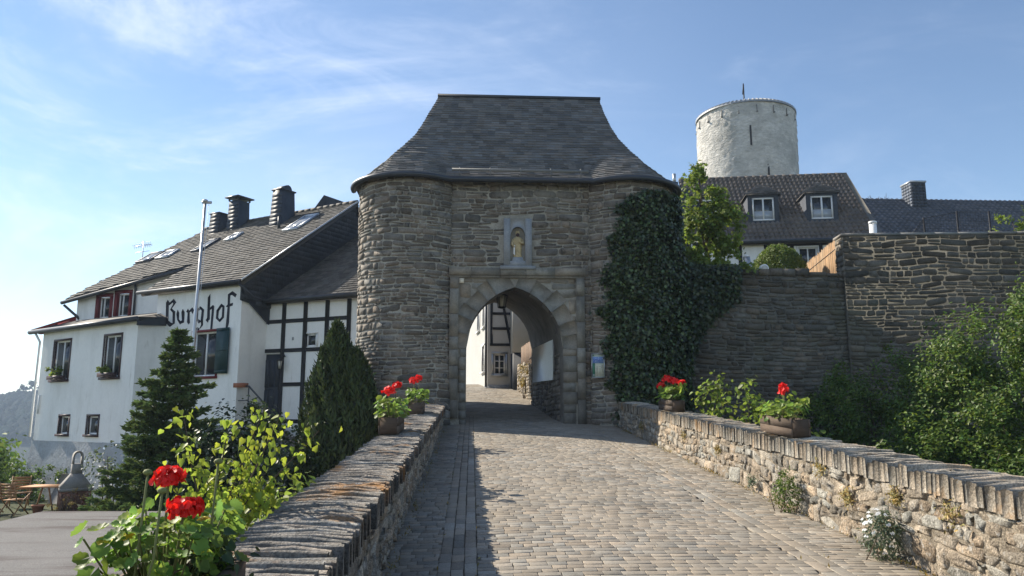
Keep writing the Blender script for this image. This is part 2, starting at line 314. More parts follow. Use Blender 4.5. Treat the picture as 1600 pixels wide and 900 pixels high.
def rubble(mb, S, u0, u1, v0, v1, ch=(0.09, 0.2), cw=(0.16, 0.45), gap=0.008, dep=(0.012, 0.035), jit=0.012, mask=None, spread=0.38, warm=0.08, wob=0.03, mat=0, base=1.0, tilt=.06, rough=False, clampv=False):
    def W(u, v): return v + wob * np.sin(1.3 * u + 0.7 * v) + 0.5 * wob * np.sin(3.1 * u + 2 * v + 1) 
    v = v0
    while v < v1 - 0.03:
        h = min(rng.uniform(*ch), v1 - v)
        if h < 0.05: break
        u = u0 - rng.uniform(0, cw[0]) * 0.5
        while u < u1 - 0.02:
            w = rng.uniform(*cw) * (0.7 + 0.6 * h / ch[1]); a0, a1 = max(u, u0), min(u + w, u1); u += w
            if a1 - a0 < 0.05: continue
            cells = [(a0, a1, v, v + h)]
            if h > 0.6 * ch[1] and rng.random() < 0.3:
                m = v + h * rng.uniform(0.35, 0.65); cells = [(a0, a1, v, m), (a0, a1, m, v + h)]
            elif rng.random() < 0.12 and a1 - a0 > 0.2:
                q = a0 + (a1 - a0) * rng.uniform(.4, .6); cells = [(a0, q, v, v + h), (q, a1, v, v + h)]
            for (b0, b1, c0, c1) in cells:
                um, vm = (b0 + b1) / 2, (c0 + c1) / 2
                if mask is not None and not mask(um, W(um, vm), b1 - b0, c1 - c0): continue
                g = gap * rng.uniform(0.6, 1.6); ku, kv = (b1 - b0) * rng.uniform(.04, .14), (c1 - c0) * rng.uniform(.08, .26)
                p = np.array([(b0 + g + ku, c0 + g), (b1 - g - ku, c0 + g), (b1 - g, c0 + g + kv), (b1 - g, c1 - g - kv), (b1 - g - ku, c1 - g), (b0 + g + ku, c1 - g), (b0 + g, c1 - g - kv), (b0 + g, c0 + g + kv)])
                p += (rng.random(p.shape) - 0.5) * 2 * jit * np.array([1.6, 1.0]); p[:, 1] += (p[:, 0] - um) * rng.normal() * tilt
                p[:, 1] = W(p[:, 0], p[:, 1]); p[:, 1] = np.minimum(p[:, 1], v1) if clampv else p[:, 1]
                stone_poly(mb, S, p, rng.uniform(*dep), mat, shade(base, spread, warm), rough=rough)
        v += h
def clip_half(poly, a, b, c):
    out = []; n = len(poly)
    for i in range(n):
        p, q = poly[i], poly[(i + 1) % n]; dp, dq = a * p[0] + b * p[1] - c, a * q[0] + b * q[1] - c
        if dp <= 0: out.append(p)
        if dp * dq < 0: t = dp / (dp - dq); out.append((p[0] + t * (q[0] - p[0]), p[1] + t * (q[1] - p[1])))
    return out
def vor_rubble(mb, S, u0, u1, vlo, vhi, size=(0.14, 0.22), asp=0.6, gap=0.012, dep=(0.03, 0.07), mat=0, spread=0.35, warm=0.09, base=1.0, big=0.18):
    """irregular rubble: Voronoi cells of stretched, jittered seeds; vlo / vhi are functions of u"""
    pts = []; u = u0
    cell = np.mean(size); L = u1 - u0; vmin = min(vlo(u0), vlo(u1)); vmax = max(vhi(u0), vhi(u1))
    want = int(L * (vhi(u0) - vlo(u0) + vhi(u1) - vlo(u1)) / 2 / (cell * cell * asp) * 6)
    G = {}
    for _ in range(want):
        a, = rng.uniform(u0, u1, 1); b = rng.uniform(vlo(a), vhi(a)); r = cell * (0.62 if rng.random() > big else 1.15) * rng.uniform(0.75, 1.2)
        gi = (int(a / cell), int(b / asp / cell)); ok = True
        for i in (-1, 0, 1, -2, 2):
            for j in (-1, 0, 1, -2, 2):
                for q in G.get((gi[0] + i, gi[1] + j), ()):
                    if math.hypot(a - q[0], (b - q[1]) / asp) < 0.5 * (r + q[2]) + 0.15 * cell: ok = False
        if ok: G.setdefault(gi, []).append((a, b, r)); pts.append((a, b, r))
    for (a, b, r) in pts:
        poly = [(a - .6, b - .5), (a + .6, b - .5), (a + .6, b + .5), (a - .6, b + .5)]
        gi = (int(a / cell), int(b / asp / cell))
        for i in range(-4, 5):
            for j in range(-4, 5):
                for q in G.get((gi[0] + i, gi[1] + j), ()):
                    if q[0] == a and q[1] == b: continue
                    dx, dy = q[0] - a, (q[1] - b) / asp; dd = math.hypot(dx, dy)
                    # power-like split in stretched metric
                    t = 0.5 + 0.25 * (r * r - q[2] ** 2) / (dd * dd); t = min(0.7, max(0.3, t))
                    nx, ny = dx / dd, dy / dd; off = t * dd - gap
                    poly = clip_half(poly, nx, ny / asp, nx * a + ny * b / asp + off)
                    if len(poly) < 3: break
        sl = (vlo(u1) - vlo(u0)) / L
        poly = clip_half(poly, sl, -1, sl * u0 - vlo(u0)) if len(poly) > 2 else poly
        sh = (vhi(u1) - vhi(u0)) / L
        poly = clip_half(poly, -sh, 1, vhi(u0) - sh * u0) if len(poly) > 2 else poly
        poly = clip_half(poly, 1, 0, u1) if len(poly) > 2 else poly
        poly = clip_half(poly, -1, 0, -u0) if len(poly) > 2 else poly
        if len(poly) < 3: continue
        p = np.array(poly)
        # round the corners once
        q = []
        for i in range(len(p)):
            A, Bb = p[i], p[(i + 1) % len(p)]; q += [A + (Bb - A) * rng.uniform(.04, .16), A + (Bb - A) * rng.uniform(.84, .96)]
        q = np.array(q) + (rng.random((len(q), 2)) - .5) * 0.008
        stone_poly(mb, S, q, rng.uniform(*dep), mat, shade(base, spread, warm), inset=0.2)
def tiles(mb, O, U, Wv, nrm, inside, umin, umax, vmin, vmax, tw=0.2, th=0.16, thick=0.012, jit=0.006, spread=0.25, warm=0.04, mat=0, round_=False):
    """courses of flat tiles on a plane O + u*U + v*Wv (v runs up the slope)"""
    O, U, Wv, nrm = (np.asarray(x, float) for x in (O, U, Wv, nrm)); vs_, fs, cs = [], [], []; k = 0
    nr = int((vmax - vmin) / th) + 1; ncol = int((umax - umin) / tw) + 2
    for r in range(nr):
        v = vmin + r * th; off = (r % 2) * tw * 0.5 + rng.uniform(-.02, .02)
        for c in range(ncol):
            u = umin + c * tw - off
            if not inside(u + tw / 2, v + th / 2): continue
            j = rng.uniform(-jit, jit, 4); g = tw * 0.03; lift = thick * rng.uniform(0.8, 1.6)
            a = [(u + g, v + j[0], lift), (u + tw - g, v + j[1], lift * rng.uniform(.8, 1.2)), (u + tw - g, v + th * 1.15 , 0.001), (u + g, v + th * 1.15, 0.001), (u + g, v + j[0], -0.004), (u + tw - g, v + j[1], -0.004)]
            for (x, y, z) in a: vs_.append(O + x * U + y * Wv + z * nrm)
            fs += [(k, k + 1, k + 2, k + 3), (k + 4, k + 5, k + 1, k)]; q = shade(1, spread, warm); cs += [q, q]; k += 6
    if k: mb.addn(np.array(vs_), np.array(fs), np.array(cs), mat)
def pantiles(mb, O, U, Wv, nrm, inside, umin, umax, vmin, vmax, tw=0.22, th=0.33, amp=0.035, thick=0.03, spread=0.15, mat=0):
    O, U, Wv, nrm = (np.asarray(x, float) for x in (O, U, Wv, nrm)); vs_, fs, cs = [], [], []; k = 0
    xs = np.array([0, .15, .32, .5, .68, .85, 1.0]); hs = np.array([0.0, 0.55, 0.95, 1.0, 0.6, 0.1, 0.0]) * amp
    for r in range(int((vmax - vmin) / th) + 1):
        v = vmin + r * th
        for c in range(int((umax - umin) / tw) + 1):
            u = umin + c * tw
            if not inside(u + tw / 2, v + th / 2): continue
            n = len(xs); q = shade(1, spread, 0.05); l = thick * rng.uniform(.85, 1.2)
            for x, h in zip(xs, hs): vs_.append(O + (u + x * tw) * U + v * Wv + (h + l) * nrm)
            for x, h in zip(xs, hs): vs_.append(O + (u + x * tw) * U + (v + th * 1.08) * Wv + (h + .002) * nrm)
            for x, h in zip(xs, hs): vs_.append(O + (u + x * tw) * U + v * Wv - 0.01 * nrm)
            for i in range(n - 1): fs += [(k + i, k + i + 1, k + n + i + 1, k + n + i), (k + 2 * n + i, k + 2 * n + i + 1, k + i + 1, k + i)]; cs += [q, q]
            k += 3 * n
    if k: mb.addn(np.array(vs_), np.array(fs), np.array(cs), mat)
def inpoly(poly):
    poly = [tuple(p) for p in poly]
    def f(x, y):
        c = False; n = len(poly)
        for i in range(n):
            (x0, y0), (x1, y1) = poly[i], poly[(i + 1) % n]
            if (y0 > y) != (y1 > y) and x < (x1 - x0) * (y - y0) / (y1 - y0) + x0: c = not c
        return c
    return f
# leaf templates: verts (width, length, lift) and faces
LEAF = dict(
    rhomb=(np.array([(0, 0, 0), (.5, .45, .12), (0, 1, 0), (-.5, .45, .12)]), [(0, 1, 2), (0, 2, 3)]),
    oval=(np.array([(0, 0, 0), (.36, .22, .08), (.44, .6, .1), (0, 1, -.06), (-.44, .6, .1), (-.36, .22, .08)]), [(0, 1, 2, 3), (0, 3, 4, 5)]),
    heart=(np.array([(0, 0, 0), (.34, -.08, .08), (.5, .26, .12), (.28, .62, .06), (0, 1.05, -.1), (-.28, .62, .06), (-.5, .26, .12), (-.34, -.08, .08)]), [(0, 1, 2, 3, 4), (0, 4, 5, 6, 7)]),
    lobed=(np.array([(0, 0, 0), (.45, .05, .08), (.3, .3, .02), (.6, .55, .12), (.22, .6, .02), (0, 1, 0), (-.22, .6, .02), (-.6, .55, .12), (-.3, .3, .02), (-.45, .05, .08)]), [(0, 1, 2), (0, 2, 3, 4), (0, 4, 5), (0, 5, 6), (0, 6, 7, 8), (0, 8, 9)]),
    disc=(lambda n=21: (np.array([(0, .45, -.06)] + [(.30 * math.sin(2 * math.pi * i / n), .5 - .30 * math.cos(2 * math.pi * i / n), .02 + .025 * (-1) ** i) for i in range(n)] + [(.52 * (1 + .09 * math.cos(7 * 2 * math.pi * i / n)) * math.sin(2 * math.pi * i / n), .5 - .52 * (1 + .09 * math.cos(7 * 2 * math.pi * i / n)) * math.cos(2 * math.pi * i / n), .11 + .04 * (-1) ** i) for i in range(n)]), [(0, i + 1, (i + 1) % n + 1) for i in range(1, n)] + [(i + 1, n + i + 1, n + (i + 1) % n + 1, (i + 1) % n + 1) for i in range(1, n)]))(),
    needle=(np.array([(-.1, 0, 0), (.1, 0, 0), (.16, .5, 0), (0, 1, 0), (-.16, .5, 0), (0, 0, -.1), (0, 0, .1), (0, .5, .16), (0, 1, 0), (0, .5, -.16)]), [(0, 1, 2, 3, 4), (5, 6, 7, 8, 9)]),
    petal=(np.array([(0, 0, 0), (.35, .4, .1), (.45, .8, .05), (0, 1, -.05), (-.45, .8, .05), (-.35, .4, .1)]), [(0, 1, 2, 3), (0, 3, 4, 5)]),
)
def unit(v): return v / (np.linalg.norm(v, axis=-1, keepdims=True) + 1e-9)
def leaves(mb, C, N, D, size, kind='rhomb', asp=0.8, spread=0.35, base=1.0, mat=0, hue=0.15, svar=0.35):
    """scatter leaves: positions C, face normals N, pointing direction D"""
    C = np.asarray(C, float); n = len(C)
    if n == 0: return
    T, F = LEAF[kind]; N = unit(np.asarray(N, float)); D = np.asarray(D, float); D = unit(D - (D * N).sum(1, keepdims=True) * N + 1e-6)
    X = np.cross(D, N); s = np.asarray(size, float) * (1 + svar * (rng.random(n) * 2 - 1))
    V = C[:, None] + s[:, None, None] * (T[None, :, 0:1] * asp * X[:, None] + T[None, :, 1:2] * D[:, None] + T[None, :, 2:3] * N[:, None])
    k = len(T); b = base * (1 + spread * (rng.random(n) * 2 - 1)); h = hue * (rng.random(n) * 2 - 1)
    col = np.stack([b * (1 + h), b, b * (1 - h)], 1)
    V = V.reshape(-1, 3); offs = np.arange(n) * k
    Vn = len(V); by = {}
    for f in F: by.setdefault(len(f), []).append(f)
    first = True
    for m_, fl in by.items():
        FF = (offs[:, None, None] + np.array(fl)[None]).reshape(-1, m_); cc = np.repeat(col, len(fl), 0)
        if first: mb.addn(V, FF, cc, mat); first = False
        else:
            mb.L.append((FF + mb.nv - Vn).ravel()); mb.T.extend([m_] * len(FF)); mb.C.append(cc); mb.M.append(np.full(len(FF), mat))
def rdir(n): return unit(rng.normal(size=(n, 3)))
def crown(mb, blobs, n, size, kind='oval', asp=0.7, clump=0.22, nclump=None, shell=0.55, up=0.4, **kw):
    """leaf clumps spread through ellipsoids (centre, radii): clumps near the surface, gaps between them"""
    vol = np.array([r[0] * r[1] + r[1] * r[2] + r[0] * r[2] for c, r in blobs]); vol = vol / vol.sum()
    nclump = nclump or max(6, n // 45)
    bi = rng.choice(len(blobs), nclump, p=vol); c = np.array([b[0] for b in blobs], float)[bi]; r = np.array([b[1] for b in blobs], float)[bi]
    d = rdir(nclump); rad = shell + (1 - shell) * rng.random((nclump, 1)) ** 0.6 + 0.07 * rng.normal(size=(nclump, 1))
    cc = c + d * r * rad; cs = clump * (0.6 + 0.9 * rng.random(nclump)); cb = 0.8 + 0.4 * rng.random(nclump)
    k = rng.choice(nclump, n); off = rng.normal(size=(n, 3)) * 0.55; P = cc[k] + off * cs[k][:, None]
    nn = unit(d[k] * 0.7 + off * 0.4 + np.array([0, 0, up]) + rng.normal(size=(n, 3)) * 0.55)
    dd = unit(d[k] + rng.normal(size=(n, 3)) * 0.7 + np.array([0, 0, -0.25]))
    leaves(mb, P, nn, dd, np.full(n, size) * (1 + 0 * cb[k]), kind, asp, **kw)
def bush(name, label, cat, loc, blobs, n, size, m, kind='oval', asp=0.7, stems=4, group=None, sr=.025, **kw):
    t = thing(name, label, cat, loc, group)
    mb = MB(); crown(mb, blobs, n, size, kind, asp, **kw); mb.build('foliage', m, t)
    s = MB()
    for i in range(stems):
        b = blobs[i % len(blobs)]; e = np.array(b[0]) + np.array([0, 0, b[1][2] * 0.3]) + (rng.random(3) - .5) * np.array(b[1]) * 0.8
        st = np.array(loc) + (rng.random(3) - .5) * np.array([.3, .3, 0]); mid = (st + e) / 2 + (rng.random(3) - .5) * 0.2
        s.tube([st, mid, e], [sr, sr * .7, sr * .25], 6)
    s.build('stem', M['bark'], t, smooth=True); return t

# ------------------------------------------------------------------ the setting: ground, road, hill
def road_z(y):
    y = np.asarray(y, float)
    return np.where(y < 21, 0.075 * y, 0.075 * 21 + 0.104 * (y - 21))
def camber(x): return -0.02 * ((np.asarray(x) - 1.4) / 1.6) ** 2
def road_pt(x, y, o): return np.stack([x, y, road_z(y) + camber(x) + .007 * np.sin(1.7 * x + .8 * y) * np.sin(1.1 * y - .6 * x) + o], -1)

def terrain(x, y):
    x, y = np.asarray(x, float), np.asarray(y, float)
    z = np.full(np.broadcast(x, y).shape, -1.25)
    z = z - 0.35 * np.clip(-x - 18, 0, 90) * (y < 4000) - 0.02 * np.clip(-x - 100, 0, 400)
    z = np.where(x > 4, -1.7 + 0.12 * np.clip(x - 6, 0, 30), z)
    z = np.where((x < 4) & (x > -18), np.clip(-1.25 - 0.12 * (14 - y) * (y < 14) , -6, 2), z)
    return z + 0.05 * np.sin(x * 1.7) * np.cos(y * 1.3)
def axis(a): return np.array(sorted(set(a)))
gx = axis(list(np.linspace(-60, 60, 81)) + [-1000, -700, -350, -180, -100, 100, 180, 350, 600])
gy = axis(list(np.linspace(-40, 80, 81)) + [-200, -90, 110, 160, 250, 400, 700, 1200])
X, Y = np.meshgrid(gx, gy, indexing='ij'); mb = MB(); mb.grid(np.stack([X, Y, terrain(X, Y)], -1))
tag(mb.build('ground', M['grass']), kind='structure')

# the far valley side, wooded, with its own crest
hx = np.linspace(-900, 300, 70); hs = np.linspace(0, 1, 24); Xh, Sh = np.meshgrid(hx, hs, indexing='ij')
crest = 15 + 4 * np.sin(Xh / 90.0) + 2.5 * np.sin(Xh / 37.0 + 1)
Zh = -75 + (crest + 75) * np.sin(Sh * math.pi / 2) ** 0.8; Yh = 380 + 190 * Sh + 25 * np.sin(Xh / 70.0)
mb = MB(); mb.grid(np.stack([Xh, Yh, Zh], -1), (1, 1, 1)); Ytop = Yh[:, -1]
mb.grid(np.stack([np.stack([hx, Ytop, crest[:, -1]], -1), np.stack([hx, Ytop + 600, crest[:, -1] + 3], -1)], 1), (2.2, 1.9, 1.5))
tag(mb.build('hill', M['forest'], smooth=True), kind='structure')
mb = MB(); n = 2600
a = rng.uniform(0, 1, n); s = rng.uniform(0.35, 1.0, n) ** 0.8; px_ = -330 + 160 * a
for i in range(n):
    cz = 15 + 4 * math.sin(px_[i] / 90.0) + 2.5 * math.sin(px_[i] / 37.0 + 1); z = -75 + (cz + 75) * math.sin(s[i] * math.pi / 2) ** 0.8
    y = 380 + 190 * s[i] + 25 * math.sin(px_[i] / 70.0); r = rng.uniform(2.2, 4.2); k = rng.uniform(.6, 1.3)
    mb.ball((px_[i], y, z + 1.5), (r, r, r * 1.25), 6, 4, (k, k * rng.uniform(.9, 1.15), k * .9))
tag(mb.build('forest', M['forest'], smooth=False), kind='stuff')
# trees and a pale farmhouse on the crest
cr = [(-292, 572, 8.5, 'tall dense tree on the far crest, left of the farmhouse'), (-300, 574, 6.0, 'thin bare tree on the far crest at the picture edge'), (-284, 573, 8.0, 'broad dark tree on the far crest beside the farmhouse')]
for (x, y, h, lb) in cr:
    t = thing('tree', lb, 'tree', (x - 22, y + 0, 17), 'trees on the far crest'); b = MB(); b.tube([(x - 22, y, 14), (x - 22, y, 17 + h * .5)], [0.5, 0.3], 6); b.build('trunk', M['bark'], t)
    b = MB(); crown(b, [((x - 22, y, 17 + h * .6), (3.2, 3, h * .45)), ((x - 20, y, 17 + h * .5), (2.5, 2, h * .35))], 500, 1.1, 'rhomb', 1.0, clump=1.0); b.build('crown', M['forest'], t)
t = thing('farmhouse', 'pale farmhouse with grey roof on the far wooded crest', 'house', (-300, 585, 17), None)
b = MB(); b.box((-312, 580, 15), (-298, 588, 20), (2.0, 2.0, 2.0)); b.build('wall', M['render'], t)
b = MB(); b.add([(-313, 579, 20), (-297, 579, 20), (-297, 589, 20), (-313, 589, 20), (-313, 584, 24), (-297, 584, 24)], [(0, 1, 5, 4), (3, 2, 5, 4), (0, 3, 4), (1, 2, 5)]); b.build('roof', M['tile'], t)

# bridge road: base sheet and every sett of it
mb = MB(); ys = np.linspace(-6, 36, 85); xs = np.linspace(-0.75, 3.65, 12); Yb, Xb = np.meshgrid(ys, xs, indexing='ij')
mb.grid(road_pt(Xb, Yb, 0 * Xb + .008)); road = tag(mb.build('road', M['sand']), kind='structure')
mb = MB()
def sett(x0, x1, y0, y1, base):
    g, gy = 0.002 * rng.uniform(.4, 2), .0065 * rng.uniform(.5, 1.5); j = (rng.random((4, 2)) - .5) * np.array([.008, .006])
    o = np.array([(x0 + g, y0 + gy), (x1 - g, y0 + gy), (x1 - g, y1 - gy), (x0 + g, y1 - gy)]) + j
    c = o.mean(0); ii = c + (o - c) * np.array([1 - 0.008 / max(.05, x1 - x0), 1 - 0.009 / max(.035, y1 - y0)]); h = 0.0262 + 0.0022 * rng.random(); tl = (rng.random(4) - .5) * 0.003
    V = np.concatenate([road_pt(o[:, 0], o[:, 1], np.full(4, 0.004)), road_pt(o[:, 0], o[:, 1], np.full(4, h * 0.94)), road_pt(ii[:, 0], ii[:, 1], h + tl), road_pt(c[:1], c[1:2], np.array([h + 0.0005]))])
    F4 = [(i, (i + 1) % 4, 4 + (i + 1) % 4, 4 + i) for i in range(4)] + [(4 + i, 4 + (i + 1) % 4, 8 + (i + 1) % 4, 8 + i) for i in range(4)]
    mb.add(V, F4 + [(8 + i, 8 + (i + 1) % 4, 12) for i in range(4)], shade(base, 0.3, 0.07))
def rows(x0, x1, y0, y1, dy, dx, base=1.0, bow=0.0):
    y = y0
    while y < y1:
        h = rng.uniform(*dy); x = x0 - rng.uniform(0, dx[0])
        while x < x1 - .02:
            w = rng.uniform(*dx); a, b = max(x, x0), min(x + w, x1); x += w
            if b - a > 0.04:
                q = bow * math.sin((a - x0) * 1.9 + y * .6); sett(a, b, y + q, y + h + q, base)
        y += h
rows(-0.70, -0.25, 2.5, 21, (0.08, 0.115), (0.09, 0.19), 0.9)
for k in range(3):
    y = 2.5
    while y < 22: l = rng.uniform(.18, .32); sett(-.25 + .103 * k, -.25 + .103 * (k + 1) - 0.004, y, y + l, 0.85 if k != 2 else 1.0); y += l
rows(0.06, 2.70, 2.5, 22, (0.085, 0.118), (0.10, 0.20), 1.0, 0.0)
for k in range(2):
    y = 3.0
    while y < 22: l = rng.uniform(.18, .34); sett(2.70 + .12 * k, 2.70 + .12 * (k + 1) - 0.004, y, y + l, 1.0); y += l
rows(2.94, 3.56, 3.0, 21, (0.06, 0.09), (0.12, 0.26), 1.05, 0.0)
rows(-0.9, 2.6, 22, 35.5, (0.10, 0.15), (0.15, 0.35), 1.0, 0.03)
tag(mb.build('setts', M['sett'], road), 'grey cobble setts laid in rows across the road')

# ------------------------------------------------------------------ parapets of the bridge
def left_top(y): return 0.805 + 0.0615 * y
def right_top(y): return 0.865 + 0.061 * y
def coping(mb, x0, x1, y0, y1, top, hh, y_out=0.02, tk=(.03, .07), rag=.02):
    y = y0
    while y < y1:
        t = rng.uniform(*tk); x = x0 - rng.uniform(0, y_out); 
        cuts = [x] 
        while cuts[-1] < x1 - 0.25: cuts.append(cuts[-1] + rng.uniform(0.2, 0.62))
        cuts[-1] = x1 + rng.uniform(-.01, y_out * 1.6)
        if len(cuts) < 2: cuts = [x, x1]
        tilt = rng.uniform(-.012, .012)
        for a, b in zip(cuts[:-1], cuts[1:]):
            z1 = top(y) + rng.uniform(-rag, rag * .8); z0 = top(y) - hh - rng.uniform(0, .03); n = 4
            q = np.linspace(a + .002, b - .002, n); zt = z1 + rng.uniform(-.012, .012, n); zt[0] -= .012; zt[-1] -= .015
            V = []; 
            for i in range(n):
                V += [(q[i], y + .002, z0), (q[i], y + tilt, zt[i] - .006), (q[i], y + t * .5 + tilt, zt[i] + rng.uniform(0, .006)), (q[i], y + t - .002 + tilt, zt[i] - .006), (q[i], y + t - .002, z0)]
            F = []
            for i in range(n - 1):
                for j in range(4): F.append((i * 5 + j, i * 5 + j + 1, i * 5 + 6 + j, i * 5 + 5 + j))
            F += [(0, 1, 2, 3, 4), tuple(range(5 * n - 5, 5 * n))[::-1]]
            mb.add(V, F, shade(1, .32, .07))
        y += t
LX0, LX1 = -1.17, -0.66; RX0, RX1 = 3.58, 4.10
t = thing('parapet_wall', 'shaded rubble parapet on the left of the road with a slate coping', 'wall', (-.9, 8, 0), 'bridge parapets')
mb = MB()
def S(u, v, o): return np.stack([np.full(np.shape(u), LX1 - .03) + o, u, v], -1)
rubble(mb, lambda u, v, o: S(u, v + .0615 * u, o), 2.2, 20.2, -.0, .675, ch=(.055, .15), cw=(.07, .28), gap=.0045, jit=.016, dep=(.004, .026), tilt=.12, spread=.4, warm=.1, wob=.04, rough=True, clampv=True)
mb.box((LX0 + .04, 0.5, -4), (LX1 - .03, 20.3, 0), mat=1, f=lambda v: np.stack([v[:, 0], v[:, 1], np.where(v[:, 2] < -1, -4, left_top(v[:, 1]) - .10)], 1))
mb.build('rubble_wall', [M['parapet'], M['mortar_dark']], t)
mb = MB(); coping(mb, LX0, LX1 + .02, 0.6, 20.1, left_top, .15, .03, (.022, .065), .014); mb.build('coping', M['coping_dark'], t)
t = thing('parapet_wall', 'sunlit rubble parapet on the right of the road with upright slate coping', 'wall', (3.8, 8, 0), 'bridge parapets')
mb = MB()
def S(u, v, o): return np.stack([np.full(np.shape(u), RX0 + .03) - o - 0.05 * np.clip(right_top(u) - .2 - v, 0, 1), u, v], -1)
rubble(mb, lambda u, v, o: S(u, v + .061 * u, o), 3.2, 20.6, 0.0, .705, ch=(.055, .19), cw=(.08, .36), gap=.0035, jit=.02, dep=(.004, .022), tilt=.13, spread=.4, warm=.12, wob=.045, rough=True, clampv=True)
mb.box((RX0 + .09, 2.0, -4), (RX1 - .04, 20.6, 0), mat=1, f=lambda v: np.stack([v[:, 0], v[:, 1], np.where(v[:, 2] < -1, -4, right_top(v[:, 1]) - .12)], 1))
uu, vv = np.meshgrid(np.linspace(2.2, 20.6, 160), np.linspace(-.05, 1, 24), indexing='ij'); zb_ = .075 * uu - .08; mb.grid(S(uu, zb_ + (right_top(uu) - .13 - zb_) * vv, .004 * np.sin(uu * 31 + 5 * vv) * np.sin(vv * 40 + uu * 7)), mat=1)
mb.build('rubble_wall', [M['parapet'], M['mortar_dark']], t)
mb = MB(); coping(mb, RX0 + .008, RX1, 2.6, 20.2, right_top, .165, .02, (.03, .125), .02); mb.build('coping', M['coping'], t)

# ------------------------------------------------------------------ gatehouse
GX0, GX1, GY, GB = -0.57, 3.03, 19.35, 25.3          # flat front, its plane, the back
TL = (-1.62, 20.27, 1.40); TRt = (4.06, 20.25, 1.36) # half round towers: centre x, y, radius
AL, AR, ASP, ARAD = -0.14, 2.31, 3.33, 1.63          # arch jambs, springing, radius of its two arcs
def arch_z(x, al=AL, ar=AR, sp=ASP):
    x = np.clip(x, al, ar); m = (al + ar) / 2; r = ARAD * (ar - al) / (AR - AL)
    c = np.where(x < m, al + r, ar - r); return sp + np.sqrt(np.maximum(0, r * r - (x - c) ** 2))
WT = 7.78
gate = thing('gatehouse', 'rough stone castle gatehouse with two round towers and an arched gateway', 'gatehouse', (1.2, 20, 1.5))
mb = MB()
def Sf(u, v, o): return np.stack([u, np.full(np.shape(u), GY) - o, v], -1)
def maskf(u, v, w, h):
    if AL - .45 - w * .2 < u < AR + .45 + w * .2 and v < 5.40: return False
    if v < 5.42 and -0.56 < u < 2.86 and v > 1: return False
    if 0.70 < u < 1.60 and 5.30 < v < 6.80: return False
    return True
rubble(mb, Sf, GX0, GX1, 1.3, WT, mask=maskf, ch=(.07, .21), cw=(.14, .52))
rubble(mb, Sf, 2.86, GX1 + .05, 1.3, 5.42, ch=(.09, .19), cw=(.12, .24))
xs = np.concatenate([[GX0, AL], np.linspace(AL, AR, 25)[1:-1], [AR, GX1]])
lo = np.where((xs <= AL) | (xs >= AR), 1.2, arch_z(xs))
def strip(a, b, za, zb): mb.add([(a, GY, za), (b, GY, zb), (b, GY, WT), (a, GY, WT)], [(0, 1, 2, 3)], mat=1)
strip(GX0 - .1, AL, 1.2, 1.2); strip(AR, GX1 + .1, 1.2, 1.2)
g = np.linspace(AL, AR, 25)
for a, b in zip(g[:-1], g[1:]): strip(a, b, float(arch_z(a)), float(arch_z(b)))
for (cx, cy, r), sg in ((TL, -1), (TRt, 1)):
    th0 = math.asin((cy - GY) / r); lim = math.pi * 0.93
    def St(u, v, o, cx=cx, cy=cy, r=r, sg=sg, th0=th0):       # u: arc length from the flat front outwards
        th = -th0 - np.asarray(u) / r; rr = r + o + 0.02 * np.sin(v * 1.1) ; rr = rr + 0.06 * np.clip((3.5 - v) / 3, 0, 1)
        return np.stack([cx - sg * rr * np.cos(th) , cy + rr * np.sin(th), v], -1)
    L_ = r * (lim - th0)
    rubble(mb, St, 0, L_, 1.0, WT + .02, ch=(.07, .2), cw=(.13, .48), base=1.0)
    uu, vv = np.meshgrid(np.linspace(0, L_ + .3, 26), np.linspace(-1.5, WT, 12), indexing='ij'); mb.grid(St(uu, vv, 0 * uu), mat=1)
# sides, back with the rear arch
BL, BR, BSP = -0.50, 1.97, 3.80
for x in (TL[0] - TL[2] + .25, TRt[0] + TRt[2] - .25): mb.box((x - .02, 20.6, -1.5), (x + .02, GB, WT), mat=1)
def bstrip(a, b, za, zb):
    for y in (GB,): mb.add([(a, y, za), (b, y, zb), (b, y, WT), (a, y, WT)], [(0, 1, 2, 3)], mat=1)
bstrip(-2.85, BL, 1, 1); bstrip(BR, 5.31, 1, 1); g = np.linspace(BL, BR, 21)
for a, b in zip(g[:-1], g[1:]): bstrip(a, b, float(arch_z(a, BL, BR, BSP)), float(arch_z(b, BL, BR, BSP)))
mb.build('wall', [M['stone'], M['mortar']], gate)
# vaulted passage
mb = MB(); t_ = np.linspace(0, 1, 10); ring = []
for k in t_:
    al, ar, sp = AL + (BL - AL) * k - .02 * (k > 0) * (k < 1), AR + (BR - AR) * k, ASP + (BSP - ASP) * k
    xq = np.linspace(al, ar, 21); y = GY + (GB - GY) * k
    ring.append(np.array([(al, y, 1.0)] + [(x, y, z) for x, z in zip(xq, arch_z(xq, al, ar, sp))] + [(ar, y, 1.0)]))
mb.grid(np.array(ring), (0.8, 0.8, 0.8))
def Sp(u, v, o):
    k = (np.asarray(u) - GY) / (GB - GY); return np.stack([AR + (BR - AR) * k - o, np.asarray(u, float), v], -1)
rubble(mb, Sp, GY + .5, GB - .02, 1.4, 3.3, ch=(.1, .2), cw=(.2, .45), base=.9)
def Sq(u, v, o): return np.stack([np.asarray(u, float), np.full(np.shape(u), GB) + o, v], -1)
rubble(mb, Sq, BR, 3.4, 1.6, 5.4, ch=(.12, .22), cw=(.15, .35), base=1.1)
mb.build('passage_vault', [M['stone']], gate)
